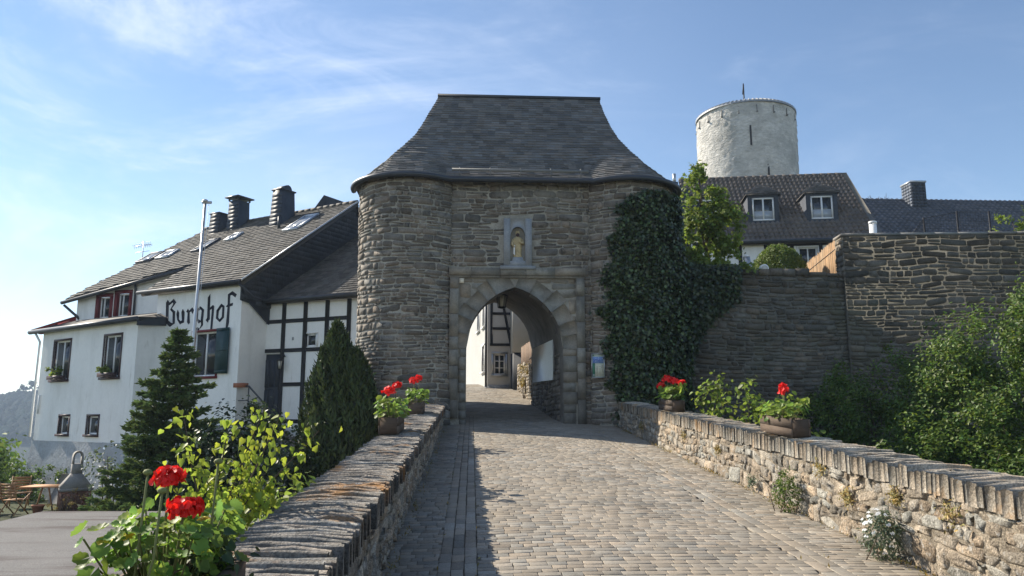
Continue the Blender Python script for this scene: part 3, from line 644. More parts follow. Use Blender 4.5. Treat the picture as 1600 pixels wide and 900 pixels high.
# dressed stones: voussoirs, jambs, spandrel ashlars, rectangular frame
mb = MB(); 
def arcpt(side, ang, rad):   # side -1 left arc (centre AL+ARAD), +1 right arc
    c = AL + ARAD if side < 0 else AR - ARAD
    return np.array([c + side * rad * math.cos(ang), ASP + rad * math.sin(ang)])
amax = math.acos((ARAD - (AR - AL) / 2) / ARAD)
for side in (-1, 1):
    cuts = [0]; 
    while cuts[-1] < amax - .12: cuts.append(cuts[-1] + rng.uniform(.15, .26))
    cuts[-1] = amax
    for a, b in zip(cuts[:-1], cuts[1:]):
        r1 = ARAD + rng.uniform(.36, .5); ea, eb = a + .006, b - .006
        pts = [arcpt(side, q, ARAD + .0) for q in np.linspace(ea, eb, 3)] + [arcpt(side, q, r1) for q in np.linspace(eb, ea, 3)]
        pts = [(p[0], min(p[1], 5.14)) for p in pts]
        if b == amax: pts = [(p[0] if side * (p[0] - 1.085) > .005 else 1.085 + side * .005, p[1]) for p in pts]
        d_ = .03 * rng.uniform(.6, 1.4); f_ = [(p[0], GY - d_, p[1]) for p in pts]; bk = [(p[0], GY + .5, p[1]) for p in pts]
        k = len(pts); mb.add(f_ + bk, [tuple(range(k))] + [(i, (i + 1) % k, k + (i + 1) % k, k + i) for i in range(k)], shade(1, .22, .06))
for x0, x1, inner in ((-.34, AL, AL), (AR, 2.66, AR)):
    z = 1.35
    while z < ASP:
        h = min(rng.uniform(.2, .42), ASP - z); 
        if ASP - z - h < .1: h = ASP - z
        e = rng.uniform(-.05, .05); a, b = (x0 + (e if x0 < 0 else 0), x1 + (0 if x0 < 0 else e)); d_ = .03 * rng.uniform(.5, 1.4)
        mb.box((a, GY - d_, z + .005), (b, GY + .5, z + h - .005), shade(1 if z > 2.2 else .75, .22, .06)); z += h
def spand(u, v, w, h):
    for x in (u - w * .4, u + w * .4):
        for z in (v - h * .4, v + h * .4):
            if AL - .0 < x < AR and z < arch_z(x) + .30: return False
    return True
rubble(mb, Sf, -.32, 2.66, 3.3, 5.14, ch=(.26, .42), cw=(.3, .6), mask=spand, dep=(.008, .018), jit=.006, spread=.2, gap=.006, wob=0)
mb.build('arch_surround', M['dressed'], gate)
mb = MB()
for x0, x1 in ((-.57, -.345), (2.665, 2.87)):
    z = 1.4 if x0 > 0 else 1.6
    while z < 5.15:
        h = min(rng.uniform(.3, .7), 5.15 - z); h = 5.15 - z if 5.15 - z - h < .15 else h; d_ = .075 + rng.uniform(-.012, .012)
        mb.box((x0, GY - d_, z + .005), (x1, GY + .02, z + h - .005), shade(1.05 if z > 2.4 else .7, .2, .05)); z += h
x = -.60
while x < 2.9:
    w = min(rng.uniform(.5, .95), 2.9 - x); w = 2.9 - x if 2.9 - x - w < .25 else w
    mb.box((x + .004, GY - .11, 5.21), (x + w - .004, GY + .02, 5.40), shade(1.05, .2, .05)); mb.box((x + .004, GY - .07, 5.145), (x + w - .004, GY + .02, 5.205), shade(.9, .2, .05)); x += w
mb.build('door_frame', M['dressed'], gate)
mb = MB(); mb.box((-.335, GY - .05, 5.0), (-.21, GY - .022, 5.13), (3, 3, 2.9)); mb.build('plaque', M['dressed'], gate)
# niche: a stone case with a round headed hollow
mb = MB(); n0, n1, nzb, nzt = .80, 1.52, 5.45, 6.70; h0, h1, hb, hs = .965, 1.355, 5.58, 6.22; yF = GY - .10
cut = np.linspace(h0, h1, 15); za = lambda x: hs + .26 * np.sqrt(np.maximum(0, 1 - ((x - (h0 + h1) / 2) / ((h1 - h0) / 2)) ** 2))
mb.box((n0, yF, nzb), (h0, GY + .18, nzt)); mb.box((h1, yF, nzb), (n1, GY + .18, nzt)); mb.box((h0, yF, nzb), (h1, GY + .18, hb))
for a, b in zip(cut[:-1], cut[1:]):
    q0, q1 = float(za(a)), float(za(b)); mb.add([(a, yF, q0), (b, yF, q1), (b, yF, nzt), (a, yF, nzt), (a, GY + .16, q0), (b, GY + .16, q1), (b, GY + .16, nzt), (a, GY + .16, nzt)], [(0, 1, 2, 3), (0, 1, 5, 4), (2, 3, 7, 6)])
mb.box((h0, GY + .16, hb), (h1, GY + .2, nzt - .01))
mb.build('niche', M['plaster_box'], gate); mb = MB(); mb.box((n0 - .09, GY - .15, nzb - .09), (n1 + .09, GY + .02, nzb - .003)); mb.build('niche_sill', M['plaster_box'], gate)
# roof: bell-cast slate roof drawn from the plan outline at the eaves to the ridge
ZE, ZR = 7.72, 11.30; RXL, RXR, RYc = -1.05, 3.84, 22.25
zz = np.array([7.72, 7.95, 8.25, 8.55, 8.95, 9.45, 9.95, 10.6, 11.30])
yfv = np.array([19.08, 19.42, 19.80, 20.08, 20.37, 20.75, 21.15, 21.68, 22.25])
xlv = np.array([-3.17, -2.90, -2.62, -2.38, -2.0, -1.66, -1.47, -1.27, -1.05]); xrv = np.array([5.57, 5.28, 4.99, 4.72, 4.40, 4.14, 4.0, 3.9, 3.84])
bl = np.array([1, .88, .68, .42, .14, 0, 0, 0, 0.0])
def roof_ring(z):
    yf, xl, xr, b = (np.interp(z, zz, q) for q in (yfv, xlv, xrv, bl)); yb = 2 * RYc - yf; P = []
    s = np.interp(z, zz, (yfv - 19.08))
    for (cx, cy, r), sg in ((TL, -1), (TRt, 1)):
        rr = r + .15; th0 = math.asin((cy - 19.08) / rr); a = []
        for i in range(25):
            q = i / 24; th = -th0 - q * (math.pi - th0); ax, ay = cx - sg * rr * math.cos(th), cy + rr * math.sin(th)
            ax, ay = ax - sg * np.interp(z, zz, (xlv + 3.17)) * 0.9 * q ** .7, ay + s * (1 - q) + s * .35 * q  # arc pulled in as it climbs
            xj = (cx - sg * rr * math.cos(-th0)); xc = xl if sg < 0 else xr; jx = np.interp(z, zz, np.linspace(0, 1, 9)); jx = xj + (( RXL + .9 if sg < 0 else RXR - .9) - xj) * jx * .6
            if q < .5: bx, by = jx + (xc - jx) * q / .5, yf
            else: bx, by = xc, yf + (max(yf, b * cy + (1 - b) * RYc) - yf) * (q - .5) / .5
            a.append((b * ax + (1 - b) * bx, b * ay + (1 - b) * by))
        P.append(a)
    left, right = P[0][::-1], P[1]
    return np.array(left + right + [(xr, yb), (xl, yb)], float)
def resamp(P, n):
    P = np.concatenate([P, P[:1]]); d = np.concatenate([[0], np.cumsum(np.linalg.norm(np.diff(P, axis=0), axis=1))]); return P, d
zc = [ZE]; 
def slope_step(z): return 0.135 * (0.62 if z < 8.5 else 0.78)
while zc[-1] < ZR: zc.append(zc[-1] + slope_step(zc[-1]))
zc[-1] = ZR; rings = [roof_ring(z) for z in zc]
mb = MB()
for k in range(len(zc) - 1):
    A, Bq = rings[k], rings[k + 1]; Pa, da = resamp(A, 0); Pb = np.concatenate([Bq, Bq[:1]])
    tot = da[49] ; n = max(8, int(tot / .21)); off = (k % 2) * .5
    e = (np.arange(n + 2) - off) / n * tot; e = np.clip(e, 0, tot); e = np.sort(np.concatenate([e, da[[12, 37]]]))
    par = np.interp(e, da[:50], np.arange(50)); i0 = np.minimum(par.astype(int), 48); fr = (par - i0)[:, None]
    lo_ = Pa[i0] * (1 - fr) + Pa[i0 + 1] * fr; hi_ = Pb[i0] * (1 - fr) + Pb[i0 + 1] * fr
    for j in range(len(e) - 1):
        if e[j + 1] - e[j] < .002: continue
        a0, a1, b1, b0 = (np.append(q, z) for q, z in ((lo_[j], zc[k]), (lo_[j + 1], zc[k]), (hi_[j + 1], zc[k + 1]), (hi_[j], zc[k + 1])))
        nn = np.cross(a1 - a0, b0 - a0); nn /= np.linalg.norm(nn) + 1e-9
        if nn[2] < 0: nn = -nn
        t_ = .012 * rng.uniform(.7, 1.6); jz = rng.uniform(-.008, .008, 2); ext = .12
        a0, a1 = a0 - (b0 - a0) * jz[0], a1 - (b1 - a1) * jz[1]
        l0, l1 = a0 + (b0 - a0) * .2 + nn * t_ * .95, a1 + (b1 - a1) * .2 + nn * t_ * .95; t_ *= 1.75
        mb.add([a0 + nn * t_, a1 + nn * t_ * rng.uniform(.85, 1.15), b1 + (b1 - a1) * ext * (k < len(zc) - 2), b0 + (b0 - a0) * ext * (k < len(zc) - 2), a0 - nn * .006, a1 - nn * .006, l1, l0], [(0, 1, 6, 7), (7, 6, 2, 3), (4, 5, 1, 0)], shade(1, .32, .06))
    # the back of the roof, plain
    q = [49, 50, 51, 0]
    for i, j in zip(q[:-1], q[1:]): mb.add([np.append(A[i], zc[k]), np.append(A[j], zc[k]), np.append(Bq[j], zc[k + 1]), np.append(Bq[i], zc[k + 1])], [(0, 1, 2, 3)])
# soffit
A = rings[0]; c2 = np.array([1.2, 22.2]); I = c2 + (A - c2) * .93
for i in range(len(A)): j = (i + 1) % len(A); mb.add([np.append(A[i], ZE - .015), np.append(A[j], ZE - .015), np.append(I[j], ZE - .03), np.append(I[i], ZE - .03)], [(0, 1, 2, 3)], (.5, .5, .5))
roof = mb.build('roof', M['slate'], gate)
mb = MB(); mb.box((RXL - .05, RYc - .07, ZR - .03), (RXR + .05, RYc + .07, ZR + .05)); mb.build('ridge_cap', M['zinc'], roof)
mb = MB(); o_ = c2 + (A[:50] - c2) * 1.012
mb.tube([np.append(p, ZE - .05) for p in o_], .075, 8); mb.build('gutter', M['zinc'], gate, smooth=True)
mb = MB(); mb.tube([(-.55, 19.14, 7.95), (3.0, 19.14, 7.95)], .045, 8)
for x in np.linspace(-.35, 2.8, 5): mb.tube([(x, 19.12, 7.80), (x, 19.10, 7.92), (x, 19.14, 8.01), (x, 19.3, 8.0)], .014, 6)
mb.build('snow_guard', M['lead'], gate, smooth=True)
# lantern under the vault
t = thing('lantern', 'small dark caged lantern hanging under the gateway vault', 'lantern', (.80, 20.6, 4.55))
mb = MB(); mb.tube([(.8, 20.6, 4.95), (.8, 20.6, 5.4)], .01, 6); mb.lathe([(.02, .42), (.16, .36), (.17, .33), (.03, .34)], (.8, 20.6, 4.55), 6); mb.lathe([(.03, -.02), (.11, 0), (.11, .03), (.03, .03)], (.8, 20.6, 4.55), 6)
for a in range(6): q = a * math.pi / 3; mb.tube([(.8 + .1 * math.cos(q), 20.6 + .1 * math.sin(q), 4.57), (.8 + .15 * math.cos(q), 20.6 + .15 * math.sin(q), 4.89)], .01, 5)
mb.build('cage', M['iron'], t); mb = MB(); mb.lathe([(.085, .03), (.13, .33)], (.8, 20.6, 4.55), 6); mb.build('glass_pane', M['glass_pale'], t)
# white panel added in place of the bright opening in the passage wall
t = thing('opening_stand_in', 'long white panel standing in for the bright opening in the right wall of the gateway passage', 'board', (2.15, 22, 3.0))
mb = MB(); q = lambda y: AR + (BR - AR) * (y - GY) / (GB - GY) - .06
mb.add([(q(20.6), 20.6, 2.62), (q(24.6), 24.6, 2.72), (q(24.6), 24.6, 3.80), (q(20.6), 20.6, 3.70)] + [(q(20.6) + .04, 20.6, 2.62), (q(24.6) + .04, 24.6, 2.72), (q(24.6) + .04, 24.6, 3.80), (q(20.6) + .04, 20.6, 3.70)], [(0, 1, 2, 3), (4, 5, 6, 7), (0, 1, 5, 4), (1, 2, 6, 5), (2, 3, 7, 6), (3, 0, 4, 7)])
mb.build('stand_in_panel', M['white'], t)
# saint's statue
t = thing('statue', 'small painted statue of a robed bearded saint standing in the wall niche', 'statue', (1.16, GY, 5.58))
b = MB(); sx, sy, sz = 1.16, GY + .0, 5.58
b.add(*[([(sx - .15, sy - .08, sz), (sx + .15, sy - .08, sz), (sx + .15, sy + .12, sz), (sx - .15, sy + .12, sz), (sx - .12, sy - .06, sz + .11), (sx + .12, sy - .06, sz + .11), (sx + .12, sy + .1, sz + .11), (sx - .12, sy + .1, sz + .11)]), [(0, 1, 5, 4), (1, 2, 6, 5), (2, 3, 7, 6), (3, 0, 4, 7), (4, 5, 6, 7)]]); b.build('plinth', M['plaster_box'], t)
bm_v = []; prof = [(.105, .11), (.115, .14), (.10, .22), (.105, .34), (.115, .44), (.125, .52), (.13, .58), (.10, .63), (.045, .66), (.04, .68), (.05, .70), (.062, .74), (.06, .78), (.045, .82), (.01, .835)]
th = np.linspace(0, 2 * math.pi, 28, endpoint=False); b = MB(); G_ = []
for r_, z in prof:
    fold = (1 + .10 * np.sin(th * 7 + z * 6) * (z < .5) + .05 * np.sin(th * 3 + 9 * z) * (z < .6)); G_.append(np.stack([sx + r_ * fold * np.cos(th), sy + .02 + r_ * .72 * fold * np.sin(th), np.full(28, sz + z)], 1))
G_ = np.array(G_); G_ = np.concatenate([G_, G_[:, :1]], 1); b.grid(G_)
b.tube([(sx - .12, sy - .0, sz + .58), (sx - .145, sy - .03, sz + .45), (sx - .10, sy - .09, sz + .38)], [.038, .034, .02], 8)
b.tube([(sx + .12, sy - .0, sz + .58), (sx + .14, sy - .04, sz + .46), (sx + .04, sy - .11, sz + .50)], [.038, .034, .02], 8)
b.ball((sx + .04, sy - .115, sz + .50), (.02, .016, .024), 8, 5); b.ball((sx - .1, sy - .095, sz + .375), (.018, .018, .022), 8, 5); b.ball((sx, sy - .045, sz + .755), (.01, .014, .016), 6, 4)
fig = b.build('figure', M['gilt'], t, smooth=True)
b = MB(); b.ball((sx, sy + .035, sz + .79), (.066, .055, .06), 10, 6); b.ball((sx, sy - .03, sz + .70), (.045, .025, .05), 8, 6); b.build('hair', M['brown'], fig, smooth=True)
b = MB(); b.add([(sx - .115, sy - .05, sz + .2), (sx - .075, sy - .075, sz + .15), (sx - .07, sy - .085, sz + .42), (sx - .11, sy - .07, sz + .42)], [(0, 1, 2, 3)]); b.build('mantle', M['render'], fig)
# information board
t = thing('information_board', 'small framed information board with a map on the gatehouse wall right of the gateway', 'sign', (3.15, 19.05, 2.6))
fb = frame(78, (3.31, 19.02)); b = MB(); W_, z0, z1 = .33, 2.6, 3.2          # u runs left
def bx(mb, f, u0, u1, w0, w1, z0, z1, col=(1, 1, 1), mat=0): mb.box((u0, w0, z0), (u1, w1, z1), col, mat, f)
for a in ((0, W_, z0, z0 + .02), (0, W_, z1 - .02, z1), (0, .02, z0 + .02, z1 - .02), (W_ - .02, W_, z0 + .02, z1 - .02)): bx(b, fb, a[0], a[1], -.03, .03, a[2], a[3])
b.build('frame', M['galv'], t); b = MB(); bx(b, fb, .02, W_ - .02, -.012, .02, z0 + .02, z1 - .02, (.50, .55, .45)); bd = b.build('panel', M['paper'], t)
b = MB(); bx(b, fb, W_ - .085, W_ - .022, -.0145, -.0125, z0 + .03, z1 - .24, (.06, .20, .12)); bx(b, fb, .03, W_ - .03, -.0145, -.0125, z1 - .24, z1 - .08, (.22, .34, .62))
for i in range(26): u, z = rng.uniform(.04, W_ - .06), rng.uniform(z1 - .23, z1 - .1); bx(b, fb, u, u + rng.uniform(.01, .035), -.0165, -.0148, z, z + rng.uniform(.006, .025), (.10, .16, .5) if i % 3 else (.5, .6, .75))
bx(b, fb, W_ - .07, W_ - .03, -.0145, -.0125, z1 - .06, z1 - .035, (.08, .22, .12)); bx(b, fb, .03, W_ - .092, -.0145, -.0125, z0 + .04, z0 + .33, (.62, .60, .46))
for c in range(3):
    for i in range(10):
        if rng.random() < .85: bx(b, fb, .04 + c * .065, .04 + c * .065 + rng.uniform(.03, .055), -.0165, -.0148, z0 + .06 + i * .026, z0 + .068 + i * .026, (.18, .17, .13))
for i in range(2): bx(b, fb, W_ - .078, W_ - .03, -.0165, -.0148, z0 + .05 + i * .025, z0 + .06 + i * .025, (.85, .85, .85))
b.build('print', M['paper'], bd)

# ------------------------------------------------------------------ building helpers
def wall_holes(mb, f, u0, u1, z0, z1, holes, dep=0.17, mat=0, col=(1, 1, 1), w=0.0):
    us = sorted({u0, u1, *[h[0] for h in holes], *[h[1] for h in holes]}); zs = sorted({z0, z1, *[h[2] for h in holes], *[h[3] for h in holes]})
    for a, b in zip(us[:-1], us[1:]):
        for c, d in zip(zs[:-1], zs[1:]):
            um, zm = (a + b) / 2, (c + d) / 2
            if any(h[0] < um < h[1] and h[2] < zm < h[3] for h in holes): continue
            mb.add(f(P3((a, w, c), (b, w, c), (b, w, d), (a, w, d))), [(0, 1, 2, 3)], col, mat)
    for (a, b, c, d) in holes:
        mb.add(f(P3((a, w, c), (b, w, c), (b, w, d), (a, w, d), (a, w + dep, c), (b, w + dep, c), (b, w + dep, d), (a, w + dep, d))), [(0, 1, 5, 4), (1, 2, 6, 5), (2, 3, 7, 6), (3, 0, 4, 7)], col, mat)
def bars(mb, f, u0, u1, z0, z1, w0, w1, t, mul=(), trans=()):
    bx(mb, f, u0, u1, w0, w1, z0, z0 + t); bx(mb, f, u0, u1, w0, w1, z1 - t, z1)
    bx(mb, f, u0, u0 + t, w0, w1, z0 + t, z1 - t); bx(mb, f, u1 - t, u1, w0, w1, z0 + t, z1 - t)
    for m in mul: bx(mb, f, u0 + (u1 - u0) * m - t / 2, u0 + (u1 - u0) * m + t / 2, w0 - .004, w1 + .004, z0 + t, z1 - t)
    for m in trans: bx(mb, f, u0 + t, u1 - t, w0 - .002, w1 + .002, z0 + (z1 - z0) * m - t / 3, z0 + (z1 - z0) * m + t / 3)
def window(parent, f, h, casing, sash, w=0.0, cw=0.08, mul=(.5,), trans=(), sill=True, dep=0.12, net=False, label=None):
    u0, u1, z0, z1 = h; b = MB(); o = 0.025
    for q in ((u0 - cw, u1 + cw, z1, z1 + cw), (u0 - cw, u0, z0, z1), (u1, u1 + cw, z0, z1)): bx(b, f, q[0], q[1], w - o, w + .04, q[2], q[3])
    bx(b, f, u0, u0 + .02, w + .04, w + dep, z0, z1); bx(b, f, u1 - .02, u1, w + .04, w + dep, z0, z1)
    wn_ = b.build('window', casing, parent)
    if label: wn_['label'] = label
    b = MB(); bars(b, f, u0 + .02, u1 - .02, z0, z1, w + dep - .045, w + dep, .055, mul, trans); b.build('sash', sash, wn_)
    b = MB(); bx(b, f, u0 + .05, u1 - .05, w + dep - .02, w + dep - .012, z0 + .04, z1 - .04); b.build('pane', M['glass'], wn_)
    if net: b = MB(); bx(b, f, u0 + .07, u1 - .07, w + dep - .026, w + dep - .0215, z0 + .06, z0 + (z1 - z0) * .42); b.build('blind', M['net'], wn_)
    if sill: b = MB(); bx(b, f, u0 - cw - .02, u1 + cw + .02, w - .09, w + .05, z0 - .08, z0); b.build('sill', casing, wn_)
    return wn_
def slab(mb, pts, nrm, t, col=(1, 1, 1), mat=0):
    pts = np.asarray(pts, float); k = len(pts); V = np.concatenate([pts, pts - np.asarray(nrm) * t]); mb.add(V, [tuple(range(k)), tuple(range(k, 2 * k))[::-1]] + [(i, (i + 1) % k, k + (i + 1) % k, k + i) for i in range(k)], col, mat)
def beam(mb, f, p, q, wd, w0, w1):
    """timber in the wall plane from (u,z) p to q"""
    p, q = np.array(p, float), np.array(q, float); d = (q - p) / np.linalg.norm(q - p); n = np.array([-d[1], d[0]]) * wd / 2
    c = [p - n, q - n, q + n, p + n]; V = f(P3(*[(a[0], w0, a[1]) for a in c], *[(a[0], w1, a[1]) for a in c])); mb.add(V, [(0, 1, 2, 3), (4, 5, 6, 7), (0, 1, 5, 4), (1, 2, 6, 5), (2, 3, 7, 6), (3, 0, 4, 7)])
def roofplane(f, O, a):
    """local roof plane z = O.z + a*w in frame f -> origin, U, V, normal in world"""
    L = math.sqrt(1 + a * a); return f(P3(O))[0], f.d, (f.w + np.array([0, 0, a])) / L, (-a * f.w + np.array([0, 0, 1.0])) / L, L

# ------------------------------------------------------------------ the inn (left): slate roofs, white walls, lettering
B0 = (-7.45, 25.02); H0 = (-6.98, 26.0); P0 = (-11.2, 26.28)
F57 = frame(57, B0); F64 = frame(64, H0); F53 = frame(53, P0); F72 = frame(72.06, (-10.3 + .25 * .308, 28.8 + .25 * .951))
inn_ = thing('guest_house', 'white rambling guest house with slate roofs, black timber framing and blackletter sign lettering', 'house', (-11, 27, -1.2))
b = MB(); wh = (1.05, 2.24, 2.95, 4.42)
wall_holes(b, F57, 0, 4.3, -1.4, 6.02, [wh]); b.add(F57(P3((0, 0, -1.4), (0, 5.4, -1.4), (0, 5.4, 8.9), (0, 0, 5.9))), [(0, 1, 2, 3)])
b.add(F57(P3((4.3, 0, -1.4), (4.3, 4, -1.4), (4.3, 4, 6.0), (4.3, 0, 6.0))), [(0, 1, 2, 3)])
b.build('wall', M['render'], inn_)
b = MB(); hb_ = [(4.34, 5.50, 2.98, 4.42), (.94, 2.0, 2.98, 4.42), (3.96, 4.63, 1.03, 1.66), (1.98, 2.69, 1.04, 1.66)]
wall_holes(b, F53, 0, 6.45, .78, 4.90, hb_); b.add(F53(P3((0, 0, .78), (0, 1.6, .78), (0, 1.6, 4.9), (0, 0, 4.9))), [(0, 1, 2, 3)])
b.add(F53(P3((6.45, 0, .78), (7.5, 3.2, .78), (7.3, 3.2, 4.9), (6.45, 0, 4.9))), [(0, 1, 2, 3)])
b.add(F53(P3((6.75, -.03, -2.4), (8.2, 3.2, -2.4), (7.5, 3.2, .9), (6.452, -.03, .9))), [(0, 1, 2, 3)]); b.build('bay_wall', M['render'], inn_)
b = MB(); n = 40
uu, zz_ = np.meshgrid(np.linspace(-.02, 6.47, 40), np.linspace(-1.6, .775, 16), indexing='ij'); ww = -.035 - .05 * np.clip(.8 - zz_, 0, 3); uu2 = uu + (uu / 6.47) * .13 * np.clip(.8 - zz_, 0, 3); b.grid(F53(np.stack([uu2, ww, zz_], -1)))
b.add(F53(P3((-.02, -.14, -1.6), (-.02, 1.6, -1.6), (-.02, 1.6, .78), (-.02, -.04, .78))), [(0, 1, 2, 3)]); b.build('plinth', M['render_grey'], inn_)
b = MB(); rw = [(3.98, 4.56, 5.42, 6.3), (3.10, 3.70, 5.46, 6.4)]
F72up = lambda a: F72(np.stack([np.asarray(a, float)[:, 0], np.asarray(a, float)[:, 1], np.minimum(np.asarray(a, float)[:, 2], 7.36 - .205 * np.asarray(a, float)[:, 0])], 1))
wall_holes(b, F72up, .2, 5.55, 4.6, 7.4, rw); b.build('upper_wall', M['render'], inn_)
for h in rw: window(inn_, F72, (h[0] + .03, h[1] - .03, h[2], h[3] - .06), M['red'], M['white'], cw=.14, mul=(.62,), sill=False, label='dark red upper window under the eaves')
for h, lb in zip(hb_, ('tall brown framed window with a flower box', 'tall brown framed window with a flower box', 'small brown framed cellar window', 'small brown framed cellar window')):
    window(inn_, F53, h, M['brown'], M['white'], cw=.07, mul=(.5,) if h[3] > 3 else (), sill=True, label=lb)
window(inn_, F57, wh, M['red'], M['white'], cw=.08, mul=(.5,), label='red framed window with a green shutter')
b = MB(); bx(b, F57, .42, 1.0, -.10, -.055, 3.02, 4.5)
for z in (3.06, 3.75, 4.42): bx(b, F57, .45, .97, -.118, -.101, z, z + .06)
b.build('shutter', M['green_shut'], inn_)
LETTERS = [[(3.82,5.57),(3.74,5.66),(3.63,5.55),(3.67,5.46),(3.63,4.92),(3.76,4.83)],[(3.76,4.84),(3.63,4.93),(3.5,4.85),(3.37,4.81),(3.28,4.81),(3.52,4.7)],[(3.43,5.22),(3.3,5.23),(3.28,4.8),(3.39,4.8)],[(3.57,5.3),(3.5,5.34),(3.3,5.22),(3.43,5.19)],[(3.68,5.52),(3.42,5.67),(3.28,5.54),(3.5,5.33),(3.57,5.3),(3.42,5.5),(3.47,5.55),(3.64,5.46)],[(3.22,5.13),(3.17,5.27),(3.08,5.16),(3.07,4.91),(3.15,4.91)],[(2.96,5.17),(2.9,5.28),(2.8,5.16),(2.79,4.81),(2.88,4.79)],[(3.15,4.92),(3.07,4.93),(2.97,4.86),(2.88,4.9),(2.86,4.81),(2.99,4.75)],[(2.71,5.17),(2.63,5.27),(2.54,5.16),(2.5,4.83),(2.48,4.79),(2.55,4.73),(2.63,4.81),(2.63,5.13)],[(2.56,5.2),(2.41,5.3),(2.32,5.2),(2.38,5.08),(2.46,5.18),(2.53,5.14)],[(2.15,5.22),(2.0,5.31),(1.94,5.23),(2.1,5.15),(2.08,4.87),(2.19,4.86),(2.18,5.14)],[(2.0,5.31),(1.8,5.18),(1.83,4.81),(1.94,4.8),(1.92,5.15),(2.02,5.24)],[(2.2,4.88),(2.09,4.9),(1.91,4.79),(2.03,4.73)],[(1.93,4.82),(1.83,4.83),(1.81,4.66),(2.06,4.46),(2.17,4.57),(2.07,4.61),(1.98,4.54),(1.9,4.67)],[(1.65,5.58),(1.54,5.69),(1.49,4.83),(1.54,4.81),(1.58,4.73),(1.68,4.82),(1.62,4.89)],[(1.55,5.2),(1.37,5.31),(1.31,5.26),(1.31,5.14),(1.34,4.46),(1.43,4.46),(1.41,5.19),(1.52,5.14)],[(1.18,5.11),(0.97,5.32),(0.94,5.21),(1.07,5.08),(1.08,4.87),(1.0,4.8),(0.99,4.71),(1.18,4.84)],[(0.97,5.32),(0.81,5.24),(0.8,4.85),(0.99,4.71),(1.0,4.8),(0.9,4.88),(0.9,5.2),(0.94,5.21)],[(0.67,5.61),(0.46,5.7),(0.56,5.57),(0.54,4.67),(0.6,4.46),(0.69,4.34),(0.68,4.55),(0.65,5.18)],[(0.56,5.63),(0.46,5.7),(0.25,5.58),(0.31,5.48),(0.48,5.58),(0.56,5.56)],[(0.73,5.21),(0.64,5.28),(0.4,5.31),(0.42,5.22),(0.56,5.2),(0.69,5.19)]]
b = MB()
for poly in LETTERS: b.add(F57(P3(*[(u, -.012, z) for u, z in poly], *[(u, -.002, z) for u, z in poly])), [tuple(range(len(poly)))] + [(i, (i + 1) % len(poly), len(poly) + (i + 1) % len(poly), len(poly) + i) for i in range(len(poly))])
b.build('lettering', M['blackpaint'], inn_)
# half timbered wing
b = MB(); wf = (-2.20, -1.76, 3.88, 4.30); dr = (-.80, -.03, 1.4, 3.70)
wall_holes(b, F64, -4.4, .3, -1.4, 5.50, [wf, dr], .12); b.build('wing_wall', M['render'], inn_)
b = MB()
for u in (.0, -.85, -1.72, -2.58, -3.42): beam(b, F64, (u, (1.2 if u != -2.58 else 1.2)), (u, 5.46), .15, -.03, .02)
for z, a, c in ((5.42, -4.4, .05), (4.76, -3.45, -.0), (3.79, -3.45, .05), (2.68, -3.45, -.85), (1.5, -3.45, -.85)): beam(b, F64, (a, z), (c, z), .125, -.028, .018)
b.build('timber_frame', M['timber'], inn_)
window(inn_, F64, wf, M['white'], M['white'], cw=.05, mul=(), sill=False, dep=.08, label='small white framed window in the timber wall')
b = MB(); bx(b, F64, dr[0], dr[1], .05, .10, 1.4, 3.68)
for k in range(3):
    for z0, z1 in ((1.55, 2.5), (2.6, 3.5)): bx(b, F64, dr[0] + .08 + k * .22, dr[0] + .24 + k * .22, .035, .0495, z0, z1)
d_ = b.build('door', M['slate_clad'], inn_); b = MB(); b.tube(F64(P3((-.72, .02, 2.5), (-.72, .02, 2.64))), .014, 6); b.build('handle', M['iron'], d_)
b = MB(); b.ball(F64(P3((-.98, -.10, 3.62)))[0], .05, 8, 6); b.tube(F64(P3((-.98, -.01, 3.58), (-.98, -.14, 3.62), (-.98, -.2, 3.55))), .014, 6); c = F64(P3((-.94, -.22, 3.16)))[0]
b.lathe([(.02, .36), (.10, .30), (.11, .28), (.02, .285)], c, 6); b.lathe([(.02, -.02), (.06, 0), (.06, .02), (.02, .02)], c, 6)
for a in range(6): q = a * math.pi / 3; b.tube([c + np.array([.055 * math.cos(q), .055 * math.sin(q), .01]), c + np.array([.09 * math.cos(q), .09 * math.sin(q), .28])], .007, 4)
lp = b.build('wall_lamp', M['iron'], inn_); b = MB(); b.lathe([(.045, .02), (.08, .27)], c, 6); b.build('glass_pane', M['glass_pale'], lp)
b = MB(); bx(b, F64, -1.28, -1.22, -.02, .0, 4.12, 4.22); b.build('vent', M['plaster_box'], inn_)
# roofs
RA = .73; O_, U_, V_, N_, L_ = roofplane(F57, (0, 0, 6.14), RA)
RP = [(-.22, -.24), (5.02, -.22), (4.45, 1.62), (10.15, .08), (8.5, 5.11), (-.22, 5.11)]
b = MB(); slab(b, F57(P3(*[(u, w, 6.14 + RA * w - .01) for u, w in RP])), N_, .14, (.6, .6, .6)); ip = inpoly([(u, w * L_) for u, w in RP])
tiles(b, O_, U_, V_, N_, ip, -.4, 10.4, -.24 * L_, 5.11 * L_ - .05, .26, .20, .022, spread=.38)
slab(b, F57(P3((-.22, 5.11, 9.87), (8.5, 5.11, 9.87), (8.5, 5.5, 8.9), (-.22, 5.5, 8.9))), (0, 0, 1), .1)
roof = b.build('roof', M['tile'], inn_)
b = MB(); 
for u in np.arange(-.22, 8.4, .34): b.tube(F57(P3((u, 5.11, 9.88), (u + .36, 5.11, 9.88))), [.085, .10], 8)
b.build('ridge_tile', M['tile'], roof, smooth=True)
b = MB(); q = F57(P3((-.24, -.26, 6.14 - .26 * RA + .03), (-.24, 5.11, 6.14 + 5.11 * RA + .03))); b.tube(q, .03, 6); b.build('verge_trim', M['galv'], roof)
